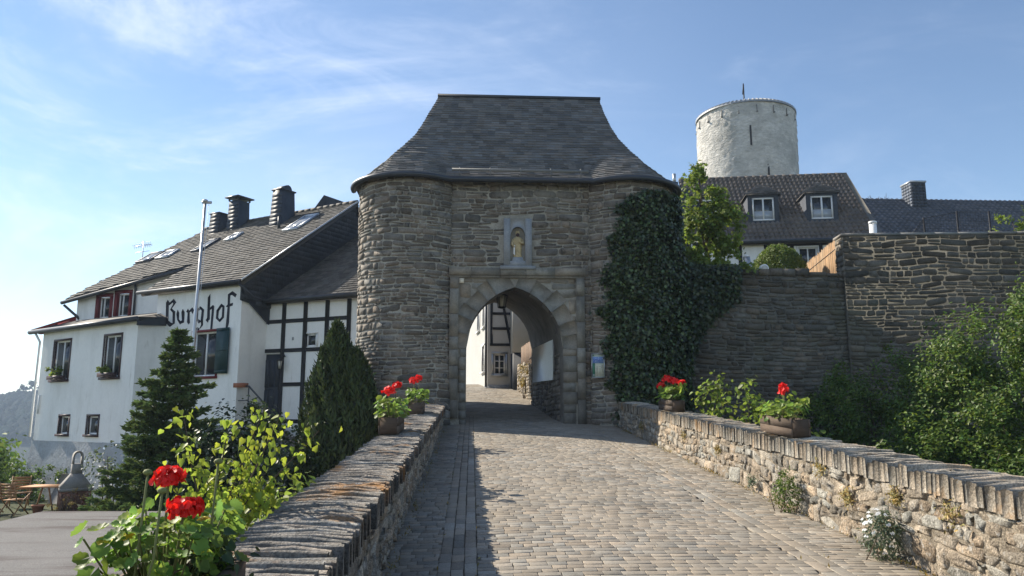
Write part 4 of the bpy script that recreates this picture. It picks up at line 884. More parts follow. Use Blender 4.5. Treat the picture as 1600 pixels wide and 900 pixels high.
b = MB(); slab(b, F57(P3((-.10, -.12, 5.35), (-.10, -.12, 6.04), (-.10, 5.11, 9.82), (-.10, 5.45, 8.9), (-.10, 5.45, 4.6), (-.10, 1.2, 4.6), (-.10, .25, 5.3))), F57.d * -1, .05, (1, 1, 1))
tiles(b, F57(P3((-.13, 0, 0)))[0], F57.w, np.array([0, 0, 1.0]), -F57.d, inpoly([(-.1, 5.4), (-.1, 6.0), (5.11, 9.78), (5.4, 8.9), (5.4, 4.8), (.3, 5.3)]), -.2, 8, 4.7, 9.8, .26, .17, .008, spread=.2)
b.build('slate_gable', M['slate_clad'], inn_)
b = MB(); b.tube(F57(P3((-.2, -.30, 5.94), (5.05, -.30, 5.97))), .065, 8); b.tube(F57(P3((-.1, -.26, 5.88), (-.12, .35, 5.5), (-.12, .9, 5.42))), .045, 8); b.build('gutter', M['zinc'], inn_, smooth=True)
b = MB(); E = [F57(P3((4.5, 1.5, 7.16)))[0], F57(P3((10.2, -.02, 6.03)))[0]]; b.tube(E, .075, 8); e2 = F57(P3((10.15, .05, 5.95)))[0]; b.tube([e2, e2 + np.array([.5, .1, -.45]), e2 + np.array([.62, .2, -.62])], .05, 8)
p_ = F72(P3((2.83, -.12, 6.75), (2.83, -.06, 6.5), (2.83, -.06, 5.4))); b.tube(p_, .045, 8); b.build('upper_gutter', M['zinc'], inn_, smooth=True)
WR = .72; O2, U2, V2, N2, L2 = roofplane(F64, (0, 0, 5.62), WR); b = MB(); RP2 = [(.5, -.28), (-4.3, -.28), (-4.3, 4.2), (.5, 4.2)]
slab(b, F64(P3(*[(u, w, 5.62 + WR * w - .01) for u, w in RP2])), N2, .1, (.5, .5, .5)); tiles(b, O2, U2, V2, N2, lambda u, v: True, -4.3, .5, -.28 * L2, 4.2 * L2, .24, .17, .016, spread=.3); b.build('wing_roof', M['tile'], inn_)
b = MB(); b.tube(F64(P3((.45, -.34, 5.42), (-4.0, -.34, 5.44))), .06, 8); b.build('wing_gutter', M['zinc'], inn_, smooth=True)
b = MB(); e0, e1, u1_, u0_, m_ = F53(P3((-.28, -.22, 4.92)))[0], F53(P3((7.1, -.22, 4.90)))[0], F72(P3((5.5, 0, 5.36)))[0], F72(P3((.3, 0, 5.62)))[0], F57(P3((3.72, -.06, 5.05)))[0]
for tri in ((e0, e1, u1_), (e0, u1_, u0_), (e0, u0_, m_)): slab(b, tri, (0, 0, 1), .13)
ln = b.build('lean_to_roof', M['tile'], inn_)
b = MB(); b.tube([e0 + np.array([0, 0, -.06]), e1 + np.array([0, 0, -.06])], .085, 8); slab(b, [e0, m_, m_ - np.array([0, 0, .3]), e0 - np.array([0, 0, .28])], F57.w * -1, .06)
b.build('gutter', M['zinc'], ln, smooth=True); b = MB(); dpx = F53(P3((6.7, -.2, 4.8), (6.55, -.06, 4.45), (6.6, -.06, 2.3), (6.62, -.06, .9))); b.tube(dpx, .045, 8); b.build('downpipe', M['white'], ln, smooth=True)
b = MB(); b.tube(F53(P3((6.2, -.05, 2.45), (6.2, -.05, 1.75))), .035, 8); b.build('vent_pipe', M['white'], inn_, smooth=True)
b = MB(); g0, g1, g2, g3 = F53(P3((7.15, -.1, 4.95)))[0], F53(P3((6.1, 1.6, 5.78)))[0], F53(P3((6.0, 1.6, 5.1)))[0], F53(P3((7.1, .2, 4.8)))[0]; slab(b, (g0, g1, g2, g3), F53.w, .08); b.build('side_gable', M['red'], inn_)
# chimneys, skylights
def chimney(u0, u1, w0, w1, zt, cap, top=.9):
    b = MB(); um, wm = (u0 + u1) / 2, (w0 + w1) / 2; zb = 6.14 + RA * w0 - .3
    s = lambda u, w: (um + (u - um) * top, wm + (w - wm) * top)
    c = [(u0, w0), (u1, w0), (u1, w1), (u0, w1)]; V = F57(P3(*[(u, w, zb) for u, w in c], *[(*s(u, w), zt) for u, w in c])); b.add(V, [(0, 1, 5, 4), (1, 2, 6, 5), (2, 3, 7, 6), (3, 0, 4, 7), (4, 5, 6, 7)])
    # slate courses on the two faces one sees
    for k in range(int((zt - zb) / .17)):
        z = zb + k * .17; t0 = (z - zb) / (zt - zb); sc = 1 - (1 - top) * t0
        a, e = um - (um - u0) * sc, um + (u1 - um) * sc; ws, we = wm - (wm - w0) * sc, wm + (w1 - wm) * sc
        bx(b, F57, a, e, ws - .006, ws + .05, z, z + .167, shade(1.2, .12))
        ch = b.build('chimney', M['slate_clad'], roof); b = MB()
    a, e, ws, we = um - (um - u0) * top, um + (u1 - um) * top, wm - (wm - w0) * top, wm + (w1 - wm) * top
    if cap == 'plate':
        for p in ((a, ws), (e, ws), (e, we), (a, we)): bx(b, F57, p[0] - .03, p[0] + .03, p[1] - .03, p[1] + .03, zt, zt + .12)
        bx(b, F57, a - .14, e + .14, ws - .14, we + .14, zt + .12, zt + .17)
    else:
        bx(b, F57, a - .05, e + .05, ws - .05, we + .05, zt, zt + .05)
        if cap == 'vault': b.tube(F57(P3((a, wm, zt + .05), (e, wm, zt + .05))), .2, 12)
    b.build('chimney_cap', M['zinc'], ch)
chimney(2.84, 3.46, 4.05, 4.9, 10.62, 'vault', .80); chimney(5.82, 6.45, 4.45, 5.15, 10.7, 'plate', .86); chimney(6.9, 7.55, 4.4, 5.15, 10.25, 'flat', .84)
b = MB(); r0 = F57(P3((1.2, 5.3, 9.5), (2.8, 5.3, 9.5), (1.75, 5.3, 10.5), (1.2, 7.0, 9.5), (2.8, 7.0, 9.5), (1.75, 7.0, 10.5))); b.add(r0, [(0, 1, 2), (0, 2, 5, 3), (1, 2, 5, 4)]); b.build('rear_dormer', M['slate_clad'], roof)
for (u0, u1, w0, w1, op) in ((8.55, 9.45, 2.45, 3.2, True), (7.55, 8.3, 2.55, 3.15, False), (5.65, 6.3, 2.7, 3.6, True), (4.6, 5.1, 3.3, 3.85, False), (1.1, 1.85, 3.3, 4.45, False)):
    b = MB(); Or = O_ + 0; fr = lambda a: Or + a[:, 0:1] * U_ + (a[:, 2:3] * L_) * V_ + (-a[:, 1:2]) * N_
    bars(b, fr, u0, u1, w0, w1, -.09, .03, .07); sk = b.build('skylight', M['zinc'] if op else M['galv'], roof); b = MB(); bx(b, fr, u0 + .06, u1 - .06, -.07, -.055, w0 + .05, w1 - .05); b.build('pane', M['net'], sk)
b = MB(); b.tube(F57(P3((2.55, 3.75, 8.8), (2.55, 3.75, 9.35))), .06, 8); b.build('vent_pipe', M['zinc'], roof, smooth=True)
# tv aerial, flagpole
t = thing('tv_aerial', 'thin television aerial standing above the left end of the slate roof', 'aerial', (-15.4, 36, 8.2)); b = MB(); b.tube([(-15.4, 36, 7.6), (-15.4, 36, 9.75)], .02, 6)
b.tube([(-15.8, 36, 9.5), (-15.0, 36, 9.62)], .012, 5); b.tube([(-15.7, 36, 9.2), (-15.1, 36, 9.3)], .012, 5)
for k in range(8): x = -15.8 + k * .1; b.tube([(x, 35.75, 9.5 + k * .014), (x, 36.25, 9.5 + k * .014)], .008, 4); b.tube([(x, 36, 9.38 + k * .014), (x, 36, 9.66 + k * .014)], .008, 4)
b.build('aerial', M['galv'], t)
t = thing('flagpole', 'tall bare metal flagpole leaning slightly in front of the blackletter wall', 'flagpole', (-7.62, 21.3, -1.25)); b = MB(); b.tube([(-7.62, 21.3, -1.3), (-7.48, 21.0, 3.0), (-7.37, 20.9, 7.5)], [.05, .045, .036], 10); b.build('pole', M['galv'], t, smooth=True)
b = MB(); b.tube([(-7.45, 20.9, 7.47), (-7.2, 20.9, 7.47)], .04, 8); b.lathe([(.07, 0), (.075, .06), (.03, .09)], (-7.37, 20.9, 7.47), 10); b.build('pole_head', M['galv'], t); b = MB(); b.tube([(-7.26, 20.88, 7.45), (-7.4, 20.95, 3.0), (-7.5, 21.1, .5)], .006, 4); b.build('halyard', M['white'], t)
# steps and railing by the half timbered door
t = thing('stair_railing', 'thin iron railing sloping down from the landing at the timbered door', 'railing', F64(P3((.6, -1.0, .4)))[0]); b = MB()
L1 = F64(P3((.42, -1.0, 2.60), (-.42, -1.0, 2.60), (-1.75, -1.0, 1.45))); b.tube(L1, .028, 6)
for q in (L1[0], L1[1], L1[2], (L1[1] + L1[2]) / 2): b.tube([q, q - np.array([0, 0, 1.0])], .02, 6)
L1b = L1 - np.array([0, 0, .45]); b.tube(L1b, .016, 6); b.build('rail', M['zinc'], t)
t = thing('doorstep', 'raised stone landing and steps in front of the dark timbered door', 'steps', F64(P3((0, -.6, -1)))[0]); b = MB(); bx(b, F64, -1.0, 1.2, -1.05, -.02, -1.5, 1.38)
for k in range(6): bx(b, F64, -1.0 - .3 * (k + 1), -1.0 - .3 * k, -1.05, -.05, -1.5, 1.38 - .18 * (k + 1))
b.build('steps', M['concrete'], t)
def flowerbox(f, u0, u1, w, z, name, label, m, group, leafmat, n=160, h=.14, hue=1.0):
    c = f(P3(((u0 + u1) / 2, w, z)))[0]; t = thing(name, label, 'flower box', c, group); b = MB(); bx(b, f, u0, u1, w - .11, w + .11, z, z + h * .15); 
    for q in ((u0, u1, w - .11, w - .085), (u0, u1, w + .085, w + .11), (u0, u0 + .025, w - .085, w + .085), (u1 - .025, u1, w - .085, w + .085)): bx(b, f, q[0], q[1], q[2], q[3], z + h * .15, z + h)
    b.build('box', m, t); return t
flowerbox(F64, -.30, .12, -1.0, 2.56, 'flower_box', 'terracotta flower box hanging on the iron railing', M['terra'], None, None)
for (h, lb) in ((hb_[0], 'window box under the left tall window of the white bay'), (hb_[1], 'window box under the tall window nearest the house corner')):
    flowerbox(F53, h[0] + .1, h[1] - .1, -.13, h[2] + .0, 'window_box', lb, M['brown'], 'window boxes on the white bay', None)
    c = F53(P3(((h[0] + h[1]) / 2 + (.15), -.13, h[2] + .16)))[0]; g = thing('trailing_plant', 'leafy plant in the ' + lb, 'plant', c, 'plants in the window boxes'); b = MB(); crown(b, [(c + F53.d * .1 + np.array([0, 0, .12]), (.28, .18, .17))], 260, .085, 'oval', clump=.08); b.build('foliage', M['l_bright'], g)

# ------------------------------------------------------------------ right: curtain walls, terrace, house, keep
def block(name, pts, z0, z1, m, kind='structure', mat=None):
    b = MB(); k = len(pts); b.add([(x, y, z0) for x, y in pts] + [(x, y, z1) for x, y in pts], [tuple(range(k, 2 * k))] + [(i, (i + 1) % k, k + (i + 1) % k, k + i) for i in range(k)]); return tag(b.build(name, m), kind=kind)
block('terrace_ground', [(5.3, 21.0), (10.3, 21.0), (10.3, 20.9), (26, 19.9), (60, 45), (60, 90), (3.4, 90), (3.4, 27), (5.3, 24.5)], -2, 5.15, M['grass'])
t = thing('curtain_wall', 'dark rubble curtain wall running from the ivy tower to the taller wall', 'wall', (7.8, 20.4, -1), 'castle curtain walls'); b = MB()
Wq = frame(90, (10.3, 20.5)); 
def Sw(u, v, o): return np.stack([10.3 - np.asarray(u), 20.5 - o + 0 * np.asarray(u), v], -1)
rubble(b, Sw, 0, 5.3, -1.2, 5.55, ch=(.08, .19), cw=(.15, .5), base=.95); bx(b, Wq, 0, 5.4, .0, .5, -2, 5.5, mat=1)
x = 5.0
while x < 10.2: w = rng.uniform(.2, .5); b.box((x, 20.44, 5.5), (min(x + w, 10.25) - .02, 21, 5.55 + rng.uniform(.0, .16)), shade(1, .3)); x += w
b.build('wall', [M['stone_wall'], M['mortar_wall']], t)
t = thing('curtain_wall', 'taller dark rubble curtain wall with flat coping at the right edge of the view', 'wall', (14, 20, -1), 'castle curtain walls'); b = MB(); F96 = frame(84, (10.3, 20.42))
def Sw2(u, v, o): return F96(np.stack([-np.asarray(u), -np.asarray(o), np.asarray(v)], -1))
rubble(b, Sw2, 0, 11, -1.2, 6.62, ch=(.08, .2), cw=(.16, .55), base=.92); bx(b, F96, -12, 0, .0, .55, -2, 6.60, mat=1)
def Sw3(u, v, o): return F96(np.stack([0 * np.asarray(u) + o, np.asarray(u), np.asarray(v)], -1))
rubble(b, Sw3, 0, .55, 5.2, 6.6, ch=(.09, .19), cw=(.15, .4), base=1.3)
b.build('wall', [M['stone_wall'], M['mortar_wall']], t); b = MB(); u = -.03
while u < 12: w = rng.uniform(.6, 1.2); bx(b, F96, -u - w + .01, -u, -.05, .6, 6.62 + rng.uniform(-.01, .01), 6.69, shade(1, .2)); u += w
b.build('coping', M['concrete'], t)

RH = thing('house', 'house with brown pantile roof and white dormer windows below the round tower', 'house', (14, 33, 5.1)); F80 = frame(80, (17.22, 31.5))
b = MB(); hw = (2.28, 3.10, 8.0, 8.92); wall_holes(b, F80, -.05, 7.6, 5.0, 9.5, [hw], .14); bx(b, F80, -.05, 7.6, .3, 8, 5, 9.4)
b.add(F80(P3((-.04, 0, 5), (-.04, 8.2, 5), (-.04, 8.2, 9.3), (-.04, 4.08, 13.3), (-.04, 0, 9.4))), [(0, 1, 2, 3, 4)]); b.build('wall', M['render'], RH)
b = MB()
for u in (5.56, 4.46, 3.36, 2.15, .9, -.0): beam(b, F80, (u, 5.2), (u, 9.5), .15, -.03, .01)
for z, a, c in ((9.42, -.05, 7.6), (9.06, -.05, 4.46), (7.6, 4.46, 7.6)): beam(b, F80, (a, z), (c, z), .14, -.028, .009)
b.build('timber_frame', M['timber'], RH); window(RH, F80, hw, M['white'], M['white'], cw=.05, mul=(.5,), sill=False, label='white framed ground floor window')
RB = .97; O3, U3, V3, N3, L3 = roofplane(F80, (0, 0, 9.42), RB); wr = 4.08
RP3 = [(-.25, -.3), (7.6, -.3), (7.6, wr), (-.25, wr)]; b = MB(); slab(b, F80(P3(*[(u, w, 9.42 + RB * w - .02) for u, w in RP3])), N3, .1, (.5, .5, .5))
dorm = [(4.30, 1), (1.75, 2), (6.85, 3)]
def r_in(u, v):
    w = v / L3
    for (um, k) in dorm:
        if abs(u - um) < .62 and .95 < w < 2.0 : return False
    return True
pantiles(b, O3, U3, V3, N3, r_in, -.25, 7.5, -.3 * L3, wr * L3 - .2, .215, .34, .07, .06); slab(b, F80(P3((-.25, wr, 9.42 + RB * wr), (7.6, wr, 9.42 + RB * wr), (7.6, 8.4, 9.2), (-.25, 8.4, 9.2))), (0, 0, 1), .1)
r3 = b.build('roof', M['pantile'], RH)
b = MB()
for u in np.arange(-.25, 7.5, .36): b.tube(F80(P3((u, wr, 9.44 + RB * wr), (u + .38, wr, 9.44 + RB * wr))), [.10, .12], 8)
b.build('ridge_tile', M['pantile'], r3, smooth=True)
b = MB(); slab(b, F80(P3((-.42, -.34, 9.42 - .3 * RB + .10), (-.20, -.34, 9.42 - .3 * RB + .10), (-.20, wr, 9.42 + RB * wr + .12), (-.42, wr, 9.42 + RB * wr + .12))), N3, .2, (1.6, 1.6, 1.5)); b.build('verge_trim', M['tile'], r3)
b = MB(); b.tube(F80(P3((-.3, -.38, 9.16), (7.6, -.38, 9.16))), .08, 8); bx(b, F80, -.25, 7.6, -.28, -.05, 9.08, 9.14); b.build('gutter', M['zinc'], RH, smooth=False)
for (um, k) in dorm:
    u0, u1, w0 = um - .68, um + .68, .83; zb = 9.42 + RB * w0 - .15; zt = 11.62; b = MB(); hz = (um - .48, um + .48, 10.38, 11.45)
    wall_holes(b, F80, u0, u1, zb, zt, [hz], .1, w=w0, col=(1, 1, 1))
    we = (zt - 9.42) / RB + .1
    for uu_ in (u0, u1): b.add(F80(P3((uu_, w0, zb), (uu_, we, zt), (uu_, w0, zt))), [(0, 1, 2)], (2.2, 2.1, 2.0))
    dm = b.build('dormer', M['slate_clad'], RH); wn_ = None
    b = MB(); e = .1; ap = (um, w0 + .75, 12.30); wk = (12.30 - 9.42) / RB
    q = F80(P3((u0 - e, w0 - e, zt), (u1 + e, w0 - e, zt), ap, (um, wk, 12.30), (u0 - e, we, zt), (u1 + e, we, zt)))
    slab(b, [q[0], q[1], q[2]], (0, 0, 1), .06); slab(b, [q[0], q[2], q[3], q[4]], (0, 0, 1), .06); slab(b, [q[1], q[2], q[3], q[5]], (0, 0, 1), .06)
    # slate courses on the hipped front
    a = (ap[2] - zt) / (ap[1] - (w0 - e)); oo, U_4, V_4, N_4, L4 = roofplane(F80, (0, 0, zt - a * (w0 - e)), a)
    tiles(b, oo, U_4, V_4, N_4, inpoly([(u0 - e, (w0 - e) * L4), (u1 + e, (w0 - e) * L4), (um, ap[1] * L4)]), u0 - e, u1 + e, (w0 - e) * L4, ap[1] * L4, .2, .15, .02, spread=.3)
    b.build('dormer_roof', M['tile'], dm)
    b = MB(); bars(b, F80, hz[0], hz[1], hz[2], hz[3], w0 + .02, w0 + .08, .07, (.5,)); b.build('window', M['white'], dm); b = MB(); bx(b, F80, hz[0] + .06, hz[1] - .06, w0 + .055, w0 + .065, hz[2] + .05, hz[3] - .05); b.build('pane', M['glass'], dm)
    b = MB(); bx(b, F80, hz[0] + .08, hz[1] - .08, w0 + .045, w0 + .052, hz[2] + .07, hz[2] + .45); b.build('blind', M['net'], dm)
b = MB(); bx(b, F80, 6.9 + .9, 6.9 + 1.8, 3.3, 4.2, 8, 13.1); b.build('chimney', M['slate_clad'], RH); b = MB(); b.tube(F80(P3((7.95, 3.6, 13.1), (7.95, 3.6, 13.6))), .09, 8); b.build('flue', M['galv'], RH)
b = MB(); bx(b, F80, 7.6, 9.2, .5, 8, 5, 11.9); b.build('side_wall', M['slate_clad'], RH)

KP = thing('round_tower', 'whitewashed round castle keep with shallow metal roof and arrow slits', 'tower', (23.45, 62, 5)); b = MB()
kc = (23.45, 62.0); kr = 4.06; uu, vv = np.meshgrid(np.linspace(0, 2 * math.pi, 121), np.linspace(5, 27.0, 90), indexing='ij')
nn = .035 * np.sin(uu * 23 + 5 * np.sin(vv * 2.1)) * np.sin(vv * 5.3 + 3 * np.cos(uu * 9)) + .03 * np.sin(uu * 41 + vv) * np.sin(vv * 9 + uu * 13) + .05 * np.sin(uu * 4 + vv * .6)
rr = kr + nn + .012 * (27 - vv) ; b.grid(np.stack([kc[0] + rr * np.cos(uu), kc[1] + rr * np.sin(uu), vv], -1)); 
M['keep'] = surf('limewashed rubble', (0.55, 0.535, 0.50), rough=.95, var=.25, vscale=.7, fine=3, fvar=.25, bump=1.0, bdist=.2, bscale=2.8, stain=(.36, .355, .33), stain_scale=.5, stain_lo=.5, stain_hi=.72, stain2=(.18, .175, .16), stain2_scale=1.6, s2lo=.66, s2hi=.72, anis=(1, 1, 2.2))
b.build('wall', M['keep'], KP, smooth=True)
b = MB(); th = np.linspace(0, 2 * math.pi, 73)
for k in range(72):
    a0, a1 = th[k], th[k + 1]; q = lambda a, r, z: (kc[0] + r * math.cos(a), kc[1] + r * math.sin(a), z)
    b.add([q(a0, kr + .12, 27.05), q(a1, kr + .12, 27.05), q(a1, kr - .6, 27.42), q(a0, kr - .6, 27.42), (kc[0], kc[1], 27.75)], [(0, 1, 2, 3), (3, 2, 4)]); b.add([q(a0, kr + .12, 26.93), q(a1, kr + .12, 26.93), q(a1, kr + .12, 27.05), q(a0, kr + .12, 27.05), q(a0, kr - .1, 26.95), q(a1, kr - .1, 26.95)], [(0, 1, 2, 3), (0, 1, 5, 4)])
    if k % 1 == 0: b.tube([q(a0, kr + .12, 27.08), q(a0, kr - .6, 27.45)], .045, 4)
b.build('roof', surf('standing seam metal', (.30, .31, .32), rough=.5, var=.15, fvar=.1, metal=.3), KP)
for k in range(18):
    b = MB(); a = k * 2 * math.pi / 18 + .05; q = lambda r, z: np.array((kc[0] + r * math.cos(a), kc[1] + r * math.sin(a), z)); b.tube([q(kr + .02, 26.1), q(kr + .04, 26.65)], .045, 5); b.tube([q(kr - .1, 26.05), q(kr + .14, 26.05)], .075, 5); b.build('bracket', M['lead'], KP)
for px_, z0, z1, y in ((-105.5, 23.2, 24.9, 0), (-88.0, 19.5, 21.6, 0)):
    b = MB(); a = R(px_); r0 = kr + .06; da = .017; q = lambda a, r, z: (kc[0] + r * math.cos(a), kc[1] + r * math.sin(a), z); b.add([q(a - da, r0 + .06, z0), q(a + da, r0 + .06, z0), q(a + da, r0 + .04, z1), q(a - da, r0 + .04, z1), q(a - da, r0 - .2, z0), q(a + da, r0 - .2, z0), q(a + da, r0 - .2, z1), q(a - da, r0 - .2, z1)], [(0, 1, 2, 3), (0, 3, 7, 4), (1, 2, 6, 5)]); b.build('arrow_slit', M['timber'], KP)
b = MB(); b.tube([(23.45, 62, 27.6), (23.45, 62, 30.2)], .06, 6); b.tube([(23.36, 62, 29.3), (23.45, 62, 30.3)], .05, 6); b.build('mast', M['iron'], KP)

FH = thing('long_roofed_house', 'house with long blue black pantile roof behind the tall curtain wall', 'house', (26, 41, 5.1)); F88 = frame(90, (33, 38.5)); b = MB(); bx(b, F88, 0, 12.5, .3, 8, 5, 10.9); b.build('wall', M['render'], FH)
b = MB(); O5, U5, V5, N5, L5 = roofplane(F88, (0, 0, 11.0), .8); slab(b, F88(P3((-.2, -.4, 10.68), (12.4, -.4, 10.68), (12.4, 3.9, 14.12), (-.2, 3.9, 14.12))), N5, .1, (.6, .6, .6)); pantiles(b, O5, U5, V5, N5, lambda u, v: True, -.2, 12.3, -.4 * L5, 3.85 * L5, .30, .36, .065, .06, spread=.25)
slab(b, F88(P3((-.2, 3.9, 14.12), (12.4, 3.9, 14.12), (12.4, 8.2, 10.7), (-.2, 8.2, 10.7))), (0, 0, 1), .1); rf = b.build('roof', M['pantile_blue'], FH)
b = MB()
for u in np.arange(-.2, 12.2, .38): b.tube(F88(P3((u, 3.9, 14.14), (u + .4, 3.9, 14.14))), [.10, .12], 8)
b.build('ridge_tile', M['pantile_blue'], rf, smooth=True)
b = MB(); bx(b, F88, 6.9, 7.75, 3.0, 4.0, 12.6, 15.0); 
for k in range(13):
    for q in np.arange(6.9, 7.7, .21): bx(b, F88, q + .004, q + .2, 2.98, 3.02, 12.65 + k * .18, 12.82 + k * .18, shade(1.1, .25))
    for q in np.arange(3.0, 3.9, .25): bx(b, F88, 7.73, 7.77, q + .004, q + .24, 12.65 + k * .18, 12.82 + k * .18, shade(2.2, .25))
ch = b.build('chimney', M['slate_clad'], rf); b = MB(); bx(b, F88, 6.85, 7.8, 2.95, 4.05, 15.0, 15.1); b.build('chimney_cap', M['galv'], ch)
# courtyard house seen through the arch
CH = thing('courtyard_house', 'white timber framed house at the top of the lane seen through the gateway', 'house', (.7, 33, 2.8))
FA = frame(-90 + 180 - 3, (3.6, 33.0 - .15)); 
c0 = np.array([.68, 33.0]); dl = np.array([-.12, .993])
def FL(a): a = np.asarray(a, float); return np.array([c0[0], c0[1], 0]) + a[:, 0:1] * np.array([dl[0], dl[1], 0]) + a[:, 1:2] * np.array([.993, .12, 0]) + a[:, 2:3] * np.array([0, 0, 1.0])
def FR(a): a = np.asarray(a, float); return np.array([c0[0], c0[1], 0]) + a[:, 0:1] * np.array([.993, .05, 0]) + a[:, 1:2] * np.array([-.05, .993, 0]) + a[:, 2:3] * np.array([0, 0, 1.0])
lh = [(.9, 1.75, 3.6, 4.75), (.8, 1.6, 5.6, 6.7), (2.6, 3.5, 5.6, 6.7)]; rh_ = (.26, .78, 3.42, 4.3)
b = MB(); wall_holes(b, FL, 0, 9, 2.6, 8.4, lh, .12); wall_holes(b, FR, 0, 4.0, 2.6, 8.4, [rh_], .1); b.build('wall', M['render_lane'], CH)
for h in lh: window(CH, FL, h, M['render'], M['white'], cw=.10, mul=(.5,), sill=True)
window(CH, FR, rh_, M['galv'], M['white'], cw=.09, mul=(.5,), trans=(.33, .66), sill=True)
b = MB()
for p, q in (((.17, 4.75), (.17, 8.3)), ((.1, 6.75), (1.1, 6.75)), ((.17, 6.05), (1.05, 6.05)), ((.17, 5.4), (1.05, 5.4)), ((.1, 4.70), (1.1, 4.70)), ((.62, 6.7), (1.0, 4.75)), ((.17, 7.5), (1.1, 7.5)), ((1.05, 4.7), (1.05, 8.3))): beam(b, FR, p, q, .11, -.03, .01)
b.build('timber_frame', M['timber'], CH)
b = MB(); bx(b, FR, .0, .95, -.04, .0, 2.7, 2.98); bx(b, FL, 0, 9, -.04, .0, 2.7, 2.95); b.build('plinth', M['render_grey'], CH)
b = MB(); b.tube(FL(P3((.05, -.06, 2.9), (.05, -.06, 8.3))), .05, 8); b.build('downpipe', M['zinc'], CH, smooth=True)
b = MB(); bx(b, FR, -.3, 4.3, -.4, 6, 8.4, 8.6); q = FR(P3((-.3, -.4, 8.6), (4.3, -.4, 8.6), (4.3, 3, 11.5), (-.3, 3, 11.5))); slab(b, q, (0, 0, 1), .1); b.build('roof', M['slate'], CH)
b = MB(); bx(b, FR, .98, 3.6, -1.2, -.02, 4.28, 8.2); b.build('annex_wall', M['render_lane'], CH); b = MB(); bx(b, FR, 1.0, 3.6, -1.18, -.02, 2.2, 4.275); b.build('annex_gate', M['slate_clad'], CH)
t = thing('garden_wall', 'low sunlit rubble wall beside the lane beyond the gateway', 'wall', (2.0, 28, 2.2)); b = MB(); 
def Sg(u, v, o): return np.stack([2.05 - .03 * (np.asarray(u) - 25.5) - o, np.asarray(u, float), v], -1)
rubble(b, Sg, 25.5, 31.4, 1.8, 3.75, ch=(.1, .2), cw=(.15, .4), mask=lambda u, v, w, h: v < 3.4 + .05 * (u - 25)); b.box((2.14, 25.4, 1.5), (2.6, 31.4, 3.5), mat=1, f=lambda v: v - np.array([.03, 0, 0]) * (v[:, 1:2] - 25.5) * np.array([1, 0, 0])); b.build('wall', [M['parapet'], M['mortar']], t)
t = thing('picket_fence', 'weathered wooden board fence on the low wall beyond the gateway', 'fence', (2.1, 29, 3.5)); b = MB()
for k in range(34): y = 26.6 + k * .14; x = 2.2 - .03 * (y - 25.5); b.box((x - .012, y, 3.45), (x + .012, y + .115, 4.35 + .02 * (y - 27) + rng.uniform(-.03, .03)), shade(2.6, .25))
b.build('boards', M['plank'], t); b = MB(); b.box((2.11, 26.6, 3.7), (2.15, 31.3, 3.78)); b.build('rail', M['plank'], t)

# ------------------------------------------------------------------ climbing ivy, trees and bushes
t = thing('ivy', 'dense dark green ivy covering the right round tower and the wall beside it', 'ivy', (4.6, 18.8, 1.2)); b = MB()
cx, cy, r = TRt; n = 30000; th = rng.uniform(-math.pi + math.asin((cy - GY) / r) + .05, 0.5, n); z = rng.uniform(1.3, 7.45, n)
X_ = cx + r * np.cos(th); lb_ = np.interp(z, [1.3, 1.8, 2.6, 4.3, 5.4, 6.2, 7.0, 7.4], [3.75, 3.62, 3.5, 3.36, 3.46, 3.58, 3.82, 4.25]) + .09 * np.sin(z * 7) + .06 * np.sin(z * 17 + 1) + rng.normal(size=n) * .05
k = (X_ > lb_) | (th > -math.pi / 2 + .6); th, z, X_ = th[k], z[k], X_[k]; n = len(th); zt_ = z
puff = .12 + .16 * (np.sin(th * 5 + z * 2.3) * np.sin(z * 3.1 + th * 2) + 1) * .5 + .22 * np.clip((th + 1.2) / 1.2, 0, 1) * np.clip((6.6 - z) / 2, 0, 1)
o = puff * rng.random(n) ** .45; nr = np.stack([np.cos(th), np.sin(th), .35 + 0 * th], 1)
C_ = np.stack([cx + (r + o) * np.cos(th), cy + (r + o) * np.sin(th), z], 1)
leaves(b, C_, nr + rng.normal(size=(n, 3)) * .6, np.array([0, 0, -1.0]) + rng.normal(size=(n, 3)) * .5, np.full(n, .085), 'lobed', .95, spread=.6, hue=.16)
n = 10000; X_ = rng.uniform(5.3, 7.35, n); z = rng.uniform(1.6, 5.7, n); lim = np.interp(X_, [5.3, 5.9, 6.3, 6.9, 7.6, 8.0], [1.5, 3.0, 4.0, 4.6, 5.2, 5.6]); k = z > lim + rng.normal(size=n) * .12; X_, z = X_[k], z[k]; n = len(z)
o = (.08 + .3 * np.clip((z - lim[k]) / 1.5, 0, 1)) * rng.random(n); C_ = np.stack([X_, 20.45 - o, z + .12 * np.clip(z - 5.2, 0, 1)], 1)
leaves(b, C_, np.array([0, -1, .4]) + rng.normal(size=(n, 3)) * .45, np.array([0, 0, -1.0]) + rng.normal(size=(n, 3)) * .5, np.full(n, .085), 'lobed', .95, spread=.6, hue=.16)
k2 = rng.choice(len(th), 2200); o = puff[k2] * rng.uniform(.95, 1.25, 2200); C_ = np.stack([cx + (r + o) * np.cos(th[k2]), cy + (r + o) * np.sin(th[k2]), zt_[k2]], 1)
leaves(b, C_, nr[k2] + rng.normal(size=(2200, 3)) * .7, np.array([0, 0, -1.0]) + rng.normal(size=(2200, 3)) * .8, np.full(2200, .075), 'lobed', .95, base=2.1, spread=.5, hue=.15)
b.build('foliage', M['l_ivy'], t); b = MB()
for a in (-1.9, -1.4, -.9): b.tube([(cx + (r + .05) * math.cos(a + .1 * q), cy + (r + .05) * math.sin(a + .1 * q), 1.0 + q) for q in range(6)], .03, 6)
b.build('stem', M['bark'], t)
